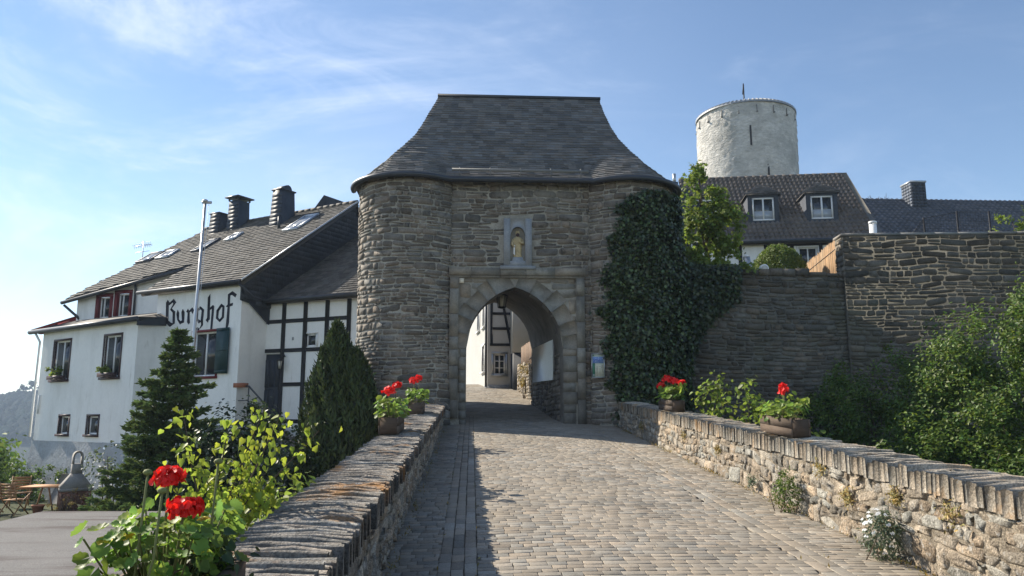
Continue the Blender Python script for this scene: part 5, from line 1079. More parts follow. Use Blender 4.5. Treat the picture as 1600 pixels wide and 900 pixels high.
bush('bright_ivy', 'sunlit yellow green ivy spilling over the top of the lower curtain wall', 'ivy', (7.2, 20.9, 5.3), [((6.7, 20.75, 5.75), (.7, .35, .22)), ((7.35, 20.7, 5.7), (.4, .3, .16))], 1300, .10, M['l_bright'], 'lobed', .9, stems=2, clump=.14)

def tree(name, label, loc, top, blobs, n, size, m, kind='oval', asp=.75, tr=.09, limbs=7, group=None, **kw):
    t = thing(name, label, 'tree', loc, group); loc = np.array(loc, float); top = np.array(top, float); b = MB()
    b.tube([loc, loc * .6 + top * .4 + np.array([.06, 0, 0]), top], [tr, tr * .6, tr * .12], 8)
    for i in range(limbs):
        bb = blobs[i % len(blobs)]; e = np.array(bb[0]) + rng.normal(size=3) * np.array(bb[1]) * .45; q = loc + (top - loc) * rng.uniform(.25, .7); b.tube([q, (q + e) / 2 + np.array([0, 0, .1]), e], [tr * .4, tr * .25, tr * .06], 6)
    b.build('trunk', M['bark'], t, smooth=True); b = MB(); crown(b, blobs, n, size, kind, asp, **kw); b.build('crown', m, t); return t
tree('maple_tree', 'slender leafy young maple rising behind the ivy above the curtain wall', (7.2, 22.6, 5.15), (6.95, 22.6, 9.4),
     [((7.1, 22.6, 6.9), (.7, .6, 1.3)), ((7.65, 22.5, 7.3), (.65, .5, .95)), ((6.72, 22.6, 8.3), (.27, .3, .75)), ((7.45, 22.5, 8.35), (.3, .3, .4)), ((6.95, 22.6, 9.15), (.32, .2, .2)), ((7.9, 22.5, 7.9), (.22, .2, .3))], 4600, .11, M['l_bright'], 'lobed', .95, clump=.13, nclump=230, spread=.4)
t = thing('box_bush', 'rounded clipped box bush standing behind the curtain wall', 'bush', (9.5, 23, 5.15)); b = MB(); n = 15000; d = rdir(n); d[:, 2] = np.abs(d[:, 2]) * 1.05 - .05; d = unit(d)
C_ = np.array([9.52, 23, 5.66]) + d * np.array([.88, .82, 1.26]) * (.86 + .16 * rng.random((n, 1)) + .025 * np.sin(d[:, :1] * 17) * np.sin(d[:, 2:] * 13 + 2)); leaves(b, C_, d + rng.normal(size=(n, 3)) * .5, d + rng.normal(size=(n, 3)) * .6, np.full(n, .055), 'oval', .65, spread=.4, hue=.15); b.build('foliage', M['l_box'], t)
b = MB(); b.tube([(9.5, 23, 5.1), (9.5, 23, 6.2)], .06, 6); b.build('stem', M['bark'], t)
# the bank of bushes right of the bridge
RB_ = [('tall sunlit bush at the right edge in front of the curtain wall', (10.4, 14.0, -1.4), [((10.2, 14.0, 1.05), (1.9, 1.6, 2.9)), ((11.4, 13.4, 1.6), (1.7, 1.5, 2.8)), ((9.3, 14.6, .8), (1.2, 1.2, 2.45)), ((10.5, 13.3, 3.2), (.9, .8, 1.1))], 42000, 'l_bush'),
       ('mid height bush against the joint of the two curtain walls', (9.4, 17.0, -1.4), [((9.4, 17.2, .8), (1.4, 1.2, 2.35)), ((10.4, 16.4, 1.1), (1.3, 1.1, 2.3)), ((8.9, 18.2, 1.3), (.9, .9, 1.6))], 22000, 'l_bush'),
       ('dark shrub low at the foot of the curtain wall', (7.6, 19.3, -1.6), [((7.4, 19.4, -.1), (1.5, .7, 1.7)), ((8.8, 19.3, .4), (1.1, .7, 2.0))], 8000, 'l_dark'),
       ('low spreading bush in the ditch behind the right parapet', (8.0, 13.0, -1.6), [((7.9, 13.2, -.1), (1.7, 1.6, 1.6)), ((9.3, 12.4, .2), (1.4, 1.4, 1.8))], 14000, 'l_bush'),
       ('bush nearest the camera behind the right parapet coping', (8.0, 10.0, -1.6), [((8.2, 10.2, -.2), (1.5, 1.6, 1.6)), ((6.9, 10.9, -.5), (1.2, 1.2, 1.3)), ((9.4, 10.0, .3), (1.3, 1.3, 1.6))], 13000, 'l_bush')]
for lb, loc, bl_, n, m in RB_: bush('bush', lb, 'bush', loc, bl_, int(n * 1.25), .07, M[m], 'oval', .62, clump=.2, nclump=n // 55, stems=8, group='bushes in the ditch right of the bridge', spread=.45, hue=.22)
bush('dark_shrub', 'dark shrub in the shaded corner under the ivy tower behind the parapet', 'bush', (5.6, 17.6, -1.5), [((5.5, 17.7, -.1), (.9, 1.2, 1.5)), ((6.4, 18.6, -.1), (.9, .8, 1.5))], 5000, .10, M['l_dark'], 'oval', .7, clump=.2)
bush('yellow_bush', 'bright yellow green bush showing over the tall wall at the right edge', 'bush', (16.9, 22.3, 5.15), [((16.9, 22.4, 7.0), (.65, .7, 1.05)), ((17.7, 22.2, 6.9), (.8, .7, .9))], 2200, .10, M['l_bright'], 'oval', .5, clump=.16)
t = thing('bare_tree', 'leafless tree whose twigs show behind the dark chimney', 'tree', (30, 52, 5.15)); b = MB()
def twig(p, d, L, r_, lv):
    p = np.array(p, float); e = p + unit(np.array(d, float)) * L; b.tube([p, (p + e) / 2 + rng.normal(size=3) * L * .04, e], [r_, r_ * .8, r_ * .55], 5, cap=False)
    if lv:
        for _ in range(4): twig(p + (e - p) * rng.uniform(.55, 1), unit(np.array(d)) + rng.normal(size=3) * .42 + np.array([0, 0, .12]), L * .66, r_ * .66, lv - 1)
for x in (29.2, 31.4): twig((x, 52, 11.8), (0, 0, 1), 2.6, .10, 4)
b.tube([(30, 52, 5.1), (30, 52, 11.4)], [.22, .15], 8); b.tube([(30, 52, 10.6), (29.2, 52, 11.6)], [.12, .1], 6); b.tube([(30, 52, 10.6), (31.4, 52, 11.6)], [.12, .1], 6); b.build('branches', M['bark'], t)
# things on the terrace
t = thing('reed_fence', 'tan reed screen running back from the end of the taller wall', 'fence', (10.5, 21, 5.6)); b = MB(); q = np.array([10.36, 20.7]); e = np.array([11.3, 25.3]); dd = (e - q)
for k in range(150): p = q + dd * k / 149; b.tube([(p[0] + rng.uniform(-.01, .01), p[1], 5.2), (p[0] + rng.uniform(-.012, .012), p[1], 6.68 + rng.uniform(-.05, .05))], .017, 5, shade(1, .4, .1))
b.build('reeds', M['reed'], t); b = MB()
for z in (5.6, 6.4): b.tube([(q[0] - .02, q[1], z), (e[0] - .02, e[1], z)], .012, 5)
b.build('wire', M['iron'], t)
t = thing('round_lamp', 'small round white lamp on the lower curtain wall in front of the box bush', 'lamp', (8.13, 20.75, 5.5)); b = MB(); b.tube([(8.13, 20.62, 5.72), (8.13, 20.74, 5.72)], .125, 18); b.tube([(8.13, 20.7, 5.4), (8.13, 20.7, 5.6)], .03, 6); b.build('housing', M['white'], t); b = MB(); b.tube([(8.13, 20.605, 5.72), (8.13, 20.622, 5.72)], .09, 18); b.build('lens', M['glass_pale'], t)
t = thing('wrapped_post', 'short pale grey wrapped post leaning beside the box bush', 'post', (7.95, 21.4, 5.2)); b = MB(); b.tube([(8.0, 21.4, 5.15), (7.96, 21.4, 5.7), (7.92, 21.4, 6.2)], [.10, .11, .10], 10); b.build('post', M['galv'], t, smooth=True); b = MB(); b.tube([(7.92, 21.4, 6.2), (7.915, 21.4, 6.26)], [.105, .05], 10); b.build('post_cap', M['white'], t)
t = thing('white_pipe', 'white vertical pipe standing behind the coping of the taller wall', 'pipe', (12.08, 22, 5.15)); b = MB(); b.tube([(12.08, 22, 5.15), (12.08, 22, 7.46)], .105, 12); b.build('pipe', M['white'], t, smooth=True); b = MB(); b.tube([(12.08, 22, 7.4), (12.08, 22, 7.47)], .118, 12); b.build('collar', M['white'], t)
t = thing('mesh_fence', 'thin black mesh fence with dark posts above the tall wall', 'fence', (14.5, 22.2, 5.15)); b = MB(); fp = [(13.38, 22.2, 7.16), (13.81, 22.2, 7.67), (14.95, 22.3, 7.92), (16.05, 22.4, 7.96)]
for x, y, z in fp: p = MB(); p.tube([(x, y, 5.15), (x, y, z)], .032, 6); p.build('post', M['iron'], t)
for (x0, y0, z0), (x1, y1, z1) in zip(fp[:-1], fp[1:]):
    for k in range(14): s = k / 13; b.tube([(x0 + (x1 - x0) * s, y0, 6.4), (x0 + (x1 - x0) * s, y0, z0 + (z1 - z0) * s - .03)], .004, 3)
    for k in range(9): z_ = 6.5 + k * .14; b.tube([(x0, y0, z_), (x1, y1, min(z_, z1))], .004, 3) if z_ < min(z0, z1) else None
    b.tube([(x0, y0, z0 - .03), (x1, y1, z1 - .03)], .008, 4)
b.build('mesh', M['iron'], t)

# left garden: fir, junipers, shrubs
def fir(label, loc, h, rmax, n):
    t = thing('fir_tree', label, 'tree', loc); L = np.array(loc, float); b = MB(); b.tube([L, L + [0.03, 0, h * .5], L + [0, 0, h * .98]], [.09, .06, .012], 8); C = []; D = []; tb = b
    nw = 24
    for i in range(nw):
        f = (i + .3) / nw; z = .25 + (h - .3) * f; rad = rmax * (1 - f) ** .78 * rng.uniform(.82, 1.12) + .06
        for k in range(11 if f < .75 else 7):
            a = rng.uniform(0, 6.28); rr = rad * rng.uniform(.55, 1.18); d = np.array([math.cos(a), math.sin(a), 0]); e = L + [0, 0, z] + d * rr + np.array([0, 0, rr * rng.uniform(.02, .28)])
            q = L + [0, 0, z]; tb.tube([q, (q + e) / 2 - [0, 0, .05], e], [.016, .011, .004], 4, cap=False)
            m_ = int(n / nw / 8 * (rr / rmax + .25)); s = rng.random(m_) ** .6; side = np.cross(d, [0, 0, 1]); w = (rng.random(m_) - .5) * rr * .75 * (1.1 - s)
            P = q + (e - q) * s[:, None] + side * w[:, None] + np.array([0, 0, -1]) * (.08 * s * (1 - s))[:, None] + rng.normal(size=(m_, 3)) * .025; C.append(P); D.append(d + side * np.sign(w)[:, None] * .7 + np.array([0, 0, .28]) + rng.normal(size=(m_, 3)) * .3)
    b.build('trunk', M['bark'], t, smooth=True); C = np.concatenate(C); D = np.concatenate(D); m = MB(); leaves(m, C, np.array([0, 0, 1.0]) + rng.normal(size=C.shape) * .5, D, np.full(len(C), .115), 'needle', 1.0, spread=.45, hue=.15); m.build('crown', M['l_fir'], t); return t
fir('broad irregular fir tree with tiered branches in front of the white bay', (-7.1, 19.0, -1.25), 5.1, 1.5, 42000)
def juniper(label, loc, h, rad, n, group):
    t = thing('juniper', label, 'tree', loc, group); L = np.array(loc, float); b = MB(); b.tube([L, L + [0, 0, h * .8]], [.08, .02], 8); b.build('trunk', M['bark'], t)
    f = rng.random(n) ** .8; a = rng.uniform(0, 6.283, n); prof = np.interp(f, [0, .12, .4, .7, .88, 1], [.75, 1, .92, .62, .35, .04]); lump = 1 + .16 * np.sin(a * 5 + f * 9) * np.sin(f * 23 + a * 2) + .12 * np.sin(a * 11 + f * 31)
    rr = rad * prof * lump * (rng.random(n) ** .25); P = np.stack([L[0] + rr * np.cos(a), L[1] + rr * np.sin(a), L[2] + f * h + rng.normal(size=n) * .03], 1); out = np.stack([np.cos(a), np.sin(a), 0 * a], 1)
    b = MB(); leaves(b, P, out + rng.normal(size=(n, 3)) * .5, np.array([0, 0, 1.0]) + out * .45 + rng.normal(size=(n, 3)) * .28, np.full(n, .16), 'rhomb', .34, spread=.5, hue=.12); b.build('foliage', M['l_jun'], t); return t
juniper('tallest dark columnar juniper beside the left round tower', (-3.2, 18.4, -1.3), 5.05, .92, 18000, 'junipers by the left tower')
juniper('shorter broad juniper between the tall juniper and the parapet', (-2.72, 18.2, -1.3), 4.4, .9, 16000, 'junipers by the left tower')
bush('garden_shrub', 'wide dark leafy shrub between the fir and the junipers', 'bush', (-5.0, 17.8, -1.3), [((-5.1, 17.8, .45), (1.0, .9, 1.6)), ((-4.2, 17.4, .1), (.9, .8, 1.35)), ((-5.9, 18, .1), (.8, .7, 1.2))], 13000, .09, M['l_dark'], 'oval', .75, clump=.2, spread=.45)
bush('rose_bush', 'thin shrub with pale blossoms against the grey plinth beside the fir', 'bush', (-8.9, 20.3, -1.25), [((-9.1, 20.3, .25), (.55, .4, .75)), ((-8.7, 20.4, -.3), (.5, .4, .6))], 420, .085, M['l_grey'], 'oval', .7, clump=.12, nclump=60, stems=9)
b = MB(); C_ = np.array([-9.05, 20.2, .15]) + rng.normal(size=(60, 3)) * np.array([.28, .15, .3]); leaves(b, C_, rdir(60), rdir(60), np.full(60, .055), 'petal', .9, spread=.1); o_ = b.build('blossom', M['petal_white'], bpy.data.objects['rose_bush'])
VT = [((-20.5, 33, -6), [((-20.3, 33, -1.9), (2.2, 2, 3.2)), ((-22.3, 34, -2.6), (2.2, 2, 3))], 'sunlit round tree below the white bay at the left edge', 9000), ((-24, 38, -8), [((-24, 38, -2.9), (3, 3, 4.2)), ((-26.5, 39, -3.6), (3, 3, 4))], 'farther olive green tree on the valley slope at the left edge', 9000),
      ((-18.3, 30, -4), [((-18.5, 30.4, -.9), (1.0, 1.0, 1.7)), ((-19.5, 30.6, -1.5), (1.1, 1, 1.7))], 'leafy bush at the foot of the battered house corner', 6500)]
for loc, bl_, lb, n in VT: tree('leafy_tree', lb, loc, np.array(bl_[0][0]) + [0, 0, 1], bl_, n, .21, M['l_bush'], 'oval', .7, tr=.14, group='trees on the slope left of the house', clump=.4)
bush('hedge', 'low dark clipped hedge behind the garden chairs', 'hedge', (-16, 28.6, -1.25), [((-16.6, 28.8, -.75), (1.3, .5, .75)), ((-15.0, 28.4, -.8), (1.1, .5, .7))], 4000, .09, M['l_bush'], 'oval', .65, clump=.14, shell=.8)

# flat felt roof of the outbuilding beside the bridge
t = thing('outbuilding', 'low outbuilding with a flat grey felt roof below the left parapet', 'outbuilding', (-5.4, 9, -3)); b = MB(); b.box((-8.6, 1.0, -4.5), (-1.85, 16.6, -.42)); b.build('wall', M['render_grey'], t)
b = MB(); xs = np.linspace(-8.85, -1.75, 40); ys = np.linspace(.8, 16.95, 60); XX, YY = np.meshgrid(xs, ys, indexing='ij'); b.grid(np.stack([XX - .02 * (YY - 9) * 0, YY, -.30 + .012 * np.sin(XX * 1.3) * np.sin(YY * .9) + .008 * np.sin(YY * 3.1)], -1))
b.box((-8.85, .8, -.42), (-1.75, 16.95, -.315))
b.build('roof', M['felt'], t)

# ------------------------------------------------------------------ planters, geraniums and small plants
def planter(label, c, L, W, H, slope=.0615, group='wooden planters on the parapets'):
    t = thing('planter_box', label, 'planter', c, group); c = np.array(c, float); fz = lambda v: np.stack([v[:, 0], v[:, 1], v[:, 2] + slope * (v[:, 1] - c[1])], 1); w = .022
    for k, x in enumerate((-W / 2, W / 2 - w)):
        b = MB()
        for z0, z1 in ((0.005, H * .5 - .003), (H * .5 + .003, H)): b.box((c[0] + x, c[1] - L / 2, c[2] + z0), (c[0] + x + w, c[1] + L / 2, c[2] + z1), shade(1, .15), f=fz)
        b.build('side_board', M['plank'], t)
    for y in (-L / 2 + .001, L / 2 - w - .001): b = MB(); b.box((c[0] - W / 2 + w, c[1] + y, c[2] + .005), (c[0] + W / 2 - w, c[1] + y + w, c[2] + H - .004), shade(.95, .15), f=fz); b.build('end_board', M['plank'], t)
    b = MB(); b.box((c[0] - W / 2 + w, c[1] - L / 2 + w, c[2] + .01), (c[0] + W / 2 - w, c[1] + L / 2 - w, c[2] + H - .05), (.5, .4, .3), f=fz); b.build('soil', M['bark'], t); return t
def geranium(label, c, L, W, n, heads, ls=.065, h=.16, group='red geraniums in the planters', yellow=0, petal=.022, np_=70, leafm_='l_ger', droop=0.0):
    t = thing('geranium', label, 'flower', c, group); c = np.array(c, float); b = MB()
    P = c + (rng.random((n, 3)) - .5) * np.array([W * 1.25, L * 1.05, 0]) + np.array([0, 0, 1]) * (h * rng.random((n, 1)) ** .7); rel = (P - c) / np.array([W / 2, L / 2, 1])
    out = np.stack([rel[:, 0] * .5, rel[:, 1] * .3, np.full(n, .8)], 1); leaves(b, P, out + rng.normal(size=(n, 3)) * .38, rel * np.array([1, 1, 0]) + rng.normal(size=(n, 3)) * .5, np.full(n, ls), 'disc', 1.0, spread=.35, hue=.2); b.build('foliage', M[leafm_], t)
    b = MB()
    for p in P[::3]: b.tube([c + (p - c) * np.array([.5, .5, 0]) , p], .0028, 4, cap=False)
    for (dx, dy, hz, r_) in heads: p = c + np.array([dx, dy, hz]); b.tube([c + np.array([dx * .6, dy * .7, .02]), c + np.array([dx * .85, dy * .9, hz * .6]), p], .004, 5)
    b.build('stem', M['stem'], t)
    for (dx, dy, hz, r_) in heads:
        m = MB(); k = np_; d = rdir(k); d[:, 2] = np.abs(d[:, 2]) * 1.0 - .25; d = unit(d); q = c + np.array([dx, dy, hz]) + d * r_ * np.array([1, 1, .72]) * (.72 + .3 * rng.random((k, 1)))
        leaves(m, q - d * petal * .3, d + rng.normal(size=(k, 3)) * .45, rdir(k), np.full(k, petal * 1.6), 'petal', 1.0, spread=.25, hue=.03); m.build('flower_head', M['petal'], t)
    if yellow:
        for i in range(yellow):
            m = MB(); q = c + np.array([(rng.random() - .5) * W * 1.6, (rng.random() - .5) * L, h * rng.uniform(.5, 1)]); a = np.linspace(0, 6.28, 9)[:-1]; D = np.stack([np.cos(a), np.sin(a), .2 + 0 * a], 1); leaves(m, np.repeat(q[None], 8, 0), np.tile([0, -.4, 1.0], (8, 1)) + rng.normal(size=(8, 3)) * .1, D, np.full(8, .018), 'petal', .7); m.build('yellow_flower', M['petal_yellow'], t)
    return t
lt = lambda y: left_top(y) + .006
rt_ = lambda y: right_top(y) + .006
planter('weathered wooden planter nearest the camera on the left coping', (-.86, 2.27, lt(2.27) - .01), .64, .30, .25)
planter('dark wooden planter on the left coping midway to the gatehouse', (-1.05, 10.4, lt(10.4)), .8, .26, .21)
planter('dark wooden planter on the left coping closest to the gatehouse', (-1.02, 14.6, lt(14.6)), .8, .26, .22)
planter('sunlit wooden planter on the right coping farther from the camera', (3.80, 14.6, rt_(14.6)), 1.0, .25, .21, .061)
planter('sunlit wooden planter on the right coping nearer the camera', (3.78, 9.25, rt_(9.25)), .95, .23, .21, .061)
geranium('large geranium with two big red flower heads in the nearest left planter', (-.89, 2.40, lt(2.40) + .19), .40, .25, 250, [(.01, -.05, .325, .042), (.085, -.12, .245, .046)], ls=.045, h=.22, yellow=6, petal=.0135, np_=170)
geranium('geranium with two red heads in the middle left planter', (-1.05, 10.4, lt(10.4) + .19), .75, .26, 110, [(-.02, -.3, .33, .085), (.05, .1, .42, .06)], ls=.075, h=.24, petal=.026)
geranium('geranium with one red head in the left planter by the gatehouse', (-1.02, 14.6, lt(14.6) + .2), .75, .26, 110, [(-.06, -.1, .40, .09), (.02, .2, .46, .06)], ls=.08, h=.24, petal=.03)
geranium('geranium with a row of red heads in the far right planter', (3.80, 14.6, rt_(14.6) + .2), .95, .26, 150, [(-.1, .35, .28, .075), (-.05, .05, .38, .10), (.05, -.1, .34, .085), (.12, -.35, .30, .07), (0, .2, .42, .07)], ls=.085, h=.26, petal=.032)
geranium('geranium with a single tall red head in the near right planter', (3.78, 9.25, rt_(9.25) + .19), .9, .26, 140, [(.0, -.05, .33, .062), (.02, .03, .38, .04)], ls=.07, h=.2, petal=.024)
# withered heads on long stalks beside the near geranium
t = thing('seed_head', 'bare brown withered flower stalks standing in the nearest geranium', 'flower', (-.9, 2.2, lt(2.1) + .2)); b = MB()
for (x, y, z, dx) in ((-.88, 2.2, 1.50, .02), (-.80, 2.1, 1.46, .05), (-.74, 2.35, 1.52, .06)):
    b.tube([(x - dx, y, 1.12), (x - .01, y, (z + 1.12) / 2), (x, y, z)], .0035, 5); b.ball((x, y, z), (.014, .014, .009), 6, 4)
b.build('stalk', M['stem'], t)
# leafy hop like plants leaning over the right parapet
for lb, (x, y), z0, w, h in (('tallest green climbing plant behind the right parapet beside the far planter', (4.42, 13.7), 1.0, .34, .72), ('middle green climbing plant behind the right parapet', (4.42, 12.1), .95, .32, .62), ('lowest green climbing plant beside the near right planter', (4.38, 10.4), .9, .34, .36)):
    zt = right_top(y) + .02; bush('climbing_plant', lb, 'plant', (x, y, -1.4), [((x - .08, y, zt + h * .28), (w * .8, w * 1.1, h * .45)), ((x, y + .1, zt + h * .7), (w * .45, w * .6, h * .3)), ((x, y, zt - .4), (w, w, .5))], 460, .08, M['l_bright'], 'oval', .9, clump=.1, nclump=44, group='plants leaning over the right parapet', stems=3, sr=.014)
# young birch by the left parapet
t = thing('birch_sapling', 'young birch with fresh lime green leaves beside the left parapet', 'tree', (-1.75, 4.9, -1.4)); b = MB(); tips = [(-1.78, 4.9, 1.70), (-1.52, 5.0, 1.62), (-1.30, 5.0, 1.72), (-1.18, 4.9, 1.66), (-.98, 5.1, 1.56), (-1.6, 4.8, 1.35), (-1.25, 4.9, 1.32), (-1.7, 4.7, 1.18), (-1.45, 4.7, 1.22), (-1.2, 4.9, 1.18), (-1.38, 5.1, 1.48), (-1.62, 4.6, 1.05), (-1.3, 4.7, 1.08), (-1.85, 4.9, 1.3)]; C_ = []
root = np.array([-1.7, 4.9, -1.4]); fork = np.array([-1.55, 4.9, .85]); b.tube([root, (root + fork) / 2 + np.array([.03, 0, 0]), fork], [.03, .022, .015], 7)
for e in tips:
    e = np.array(e); m_ = fork * .45 + e * .55 + rng.normal(size=3) * .03; b.tube([fork, m_, e], [.009, .006, .002], 5, cap=False); k = 64; s = rng.uniform(.25, 1.02, k)[:, None]
    C_.append(np.where(s < .55, fork + (m_ - fork) * s / .55, m_ + (e - m_) * (s - .55) / .45) + rng.normal(size=(k, 3)) * np.array([.045, .06, .035]))
b.build('trunk', M['bark'], t, smooth=True); C_ = np.concatenate(C_); n = len(C_); b = MB(); leaves(b, C_, rng.normal(size=(n, 3)) * .7 + np.array([.1, -.6, .3]), np.array([0, 0, -1.0]) + rng.normal(size=(n, 3)) * .4, np.full(n, .043), 'heart', .85, spread=.3, hue=.12); b.build('crown', M['l_lime'], t)
bush('ground_ivy', 'leafy ivy creeping along the outer edge of the left coping', 'plant', (-1.35, 4.0, -.5), [((-1.35, 3.4, .80), (.22, .8, .22)), ((-1.4, 4.6, .85), (.22, .9, .22)), ((-1.32, 5.8, 1.0), (.14, .7, .16))], 900, .05, M['l_bright'], 'heart', .85, clump=.09, nclump=90, stems=4, sr=.008)
bush('trailing_ivy', 'small leaved ivy trailing over the rim of the nearest left planter', 'plant', (-1.05, 1.95, 1.1), [((-.78, 2.48, 1.22), (.05, .1, .05))], 130, .03, M['l_dark'], 'heart', .85, clump=.06, nclump=60, stems=2, sr=.006)
# plants at the foot of and on the right parapet
c = np.array([3.40, 6.42, .48]); t = bush('daisy_bush', 'grey green bush of white daisies at the foot of the right parapet', 'flower', tuple(c), [(c + [0, 0, .17], (.15, .17, .18)), (c + [.02, .05, .27], (.12, .13, .12))], 1100, .035, M['l_grey'], 'oval', .4, clump=.045, nclump=110, stems=4, sr=.005)
for i in range(26):
    b = MB(); d = unit(rng.normal(size=3) + np.array([-.6, -.5, .6])); q = c + np.array([0, 0, .22]) + d * np.array([.17, .19, .2]); a = np.linspace(0, 6.28, 11)[:-1]; D = np.stack([np.cos(a), np.sin(a), 0 * a], 1); leaves(b, np.repeat(q[None], 10, 0), np.tile(d + [0, -.3, .3], (10, 1)), D, np.full(10, .017), 'petal', .6, spread=.05, hue=.02); b.build('daisy', M['petal_white'], t)
c = np.array([3.44, 8.45, .63]); bush('weed', 'tall feathery weed growing at the foot of the right parapet', 'plant', tuple(c), [(c + [0, 0, .2], (.10, .13, .2)), (c + [.0, .05, .33], (.06, .08, .1))], 520, .045, M['l_bush'], 'oval', .3, clump=.05, nclump=50, stems=4, sr=.005)
tuft = [(3.60, 7.9, 1.13, 'yellow sedum tuft under the coping right of the near planter'), (3.60, 6.5, .98, 'brown sedum tuft below the coping above the daisy bush'), (3.60, 13.0, 1.33, 'yellow moss tuft on the sunlit parapet below the far planter'), (3.60, 11.2, 1.18, 'ochre moss tuft halfway along the sunlit parapet'), (3.60, 5.75, .93, 'small dry tuft in a joint near the right edge of the parapet'), (3.56, 7.3, .9, 'rusty dry plant in a joint above the road on the right parapet'), (3.52, 9.7, .85, 'olive moss patch low on the right parapet'), (3.54, 16.0, 1.45, 'ochre moss at the shadow edge of the right parapet')]
for x, y, z, lb in tuft:
    t = thing('wall_plant', lb, 'plant', (x, y, z), 'small plants rooted in the right parapet'); b = MB(); k = 170; P = np.array([x - .02, y, z]) + rng.normal(size=(k, 3)) * np.array([.018, .055, .04]); leaves(b, P, np.array([-1, 0, .4]) + rng.normal(size=(k, 3)) * .5, rdir(k), np.full(k, .03), 'oval', .5, spread=.4, hue=.2); b.build('foliage', M['l_sedum'] if 'olive' not in lb else M['l_grey'], t)

# ------------------------------------------------------------------ garden of the guest house
g = -1.22
t = thing('barbecue', 'grey concrete barbecue fireplace with a pyramid hood and arched chimney', 'barbecue', (-12.3, 25.3, g)); fq0 = frame(125, (-12.3, 25.3)); fq = lambda a: fq0(np.asarray(a, float) * np.array([.72, .72, .86]) + np.array([0, 0, -.17])); b = MB()
bx(b, fq, -.58, .58, -.4, .4, g, -.52, mat=0)
def Sb(u, v, o): return fq(np.stack([np.asarray(u), -.4 - np.asarray(o), np.asarray(v)], -1))
rubble(b, Sb, -.58, .58, g, -.52, ch=(.07, .12), cw=(.1, .25)); b.build('base', M['brickred'], t); b = MB()
def loft(b, f, a, c, z0, z1): V = f(P3(*[(u, w, z0) for u, w in a], *[(u, w, z1) for u, w in c])); b.add(V, [(0, 1, 5, 4), (1, 2, 6, 5), (2, 3, 7, 6), (3, 0, 4, 7), (4, 5, 6, 7), (3, 2, 1, 0)])
rect = lambda a, c: [(-a, -c), (a, -c), (a, c), (-a, c)]
loft(b, fq, rect(.62, .44), rect(.62, .44), -.52, -.42); loft(b, fq, rect(.62, .44), rect(.21, .19), -.42, .08); b.build('hood', M['concrete'], t); b = MB()
bx(b, fq, -.2, .2, -.18, .18, .08, .42)
for s in (-1, 1): bx(b, fq, min(s * .14, s * .2), max(s * .14, s * .2), -.18, .18, .42, .68)
a = np.linspace(0, math.pi, 13); V = []
for w in (-.18, .18): V += [(.2 * math.cos(q), w, .68 + .2 * math.sin(q)) for q in a] + [(.14 * math.cos(q), w, .68 + .14 * math.sin(q)) for q in a]
F = []
for i in range(12): F += [(i, i + 1, 13 + i + 1, 13 + i), (26 + i, 26 + i + 1, 39 + i + 1, 39 + i), (i, i + 1, 27 + i, 26 + i), (13 + i, 14 + i, 40 + i, 39 + i)]
b.add(fq(P3(*V)), F); b.build('chimney', M['concrete'], t)
bush('dry_shrub', 'leafless reddish brown shrub in front of the barbecue base', 'bush', (-12.2, 24.6, g), [((-12.2, 24.6, g + .35), (.55, .3, .4))], 260, .05, M['l_sedum'], 'oval', .4, clump=.08, stems=26, sr=.01)
for (x, y, r_, h, lb) in ((-11.15, 24.7, .2, .32, 'terracotta pot with grey heather right of the barbecue'), (-13.05, 24.7, .17, .24, 'empty terracotta pot left of the barbecue')):
    t = thing('flower_pot', lb, 'pot', (x, y, g), 'terracotta pots by the barbecue'); b = MB(); b.lathe([(r_ * .72, 0), (r_ * .95, h * .8), (r_ * 1.08, h * .8), (r_ * 1.08, h), (r_ * .9, h), (r_ * .85, h * .85)], (x, y, g), 16); b.build('pot', M['terra'], t, smooth=False)
    if 'heather' in lb: pl = thing('heather', 'tuft of grey heather growing in the terracotta pot', 'plant', (x, y, g + h)); b = MB(); crown(b, [(np.array([x, y, g + h + .05]), (.2, .2, .12))], 260, .05, 'oval', .4, clump=.06); b.build('foliage', M['l_grey'], pl)
def chair(label, loc, rz):
    t = thing('garden_chair', label, 'chair', loc, 'slatted garden chairs'); c, s = math.cos(rz), math.sin(rz); L = np.array(loc, float)
    f = lambda v: np.stack([L[0] + v[:, 0] * c - v[:, 1] * s, L[1] + v[:, 0] * s + v[:, 1] * c, L[2] + v[:, 2]], 1)
    b = MB()
    for k in range(6): b.box((-.24, -.24 + k * .08, .42), (.24, -.24 + k * .08 + .065, .445), shade(1, .2), f=f)
    b.build('seat', M['wood'], t); b = MB()
    for k in range(5): b.box((-.24, .26 + k * .02, .52 + k * .085), (.24, .28 + k * .02, .52 + k * .085 + .06), shade(1, .2), f=f)
    b.build('backrest', M['wood'], t)
    for x in (-.26, .26):
        b = MB(); b.tube(f(P3((x, .3, 0), (x, .0, .42), (x, -.27, .62))), .02, 5); b.build('leg', M['wood'], t); b = MB(); b.tube(f(P3((x, -.24, 0), (x, .24, .44), (x, .38, .95))), .02, 5); b.build('leg', M['wood'], t)
        b = MB(); b.box((x - .03, -.3, .63), (x + .03, .3, .655), f=f); b.build('armrest', M['wood'], t)
    return t
chair('slatted wooden garden chair nearest the flat roof edge', (-13.5, 24.3, g), R(165)); chair('second wooden garden chair behind the table by the hedge', (-14.6, 26.4, g), R(20)); chair('third wooden garden chair at the left picture edge', (-14.35, 24.6, g), R(100))
t = thing('garden_table', 'wooden slatted garden table between the chairs', 'table', (-13.35, 25.6, g)); b = MB()
for k in range(8): b.box((-13.9, 25.15 + k * .11, g + .70), (-12.75, 25.15 + k * .11 + .095, g + .73), shade(1.3, .2))
b.build('tabletop', M['wood'], t)
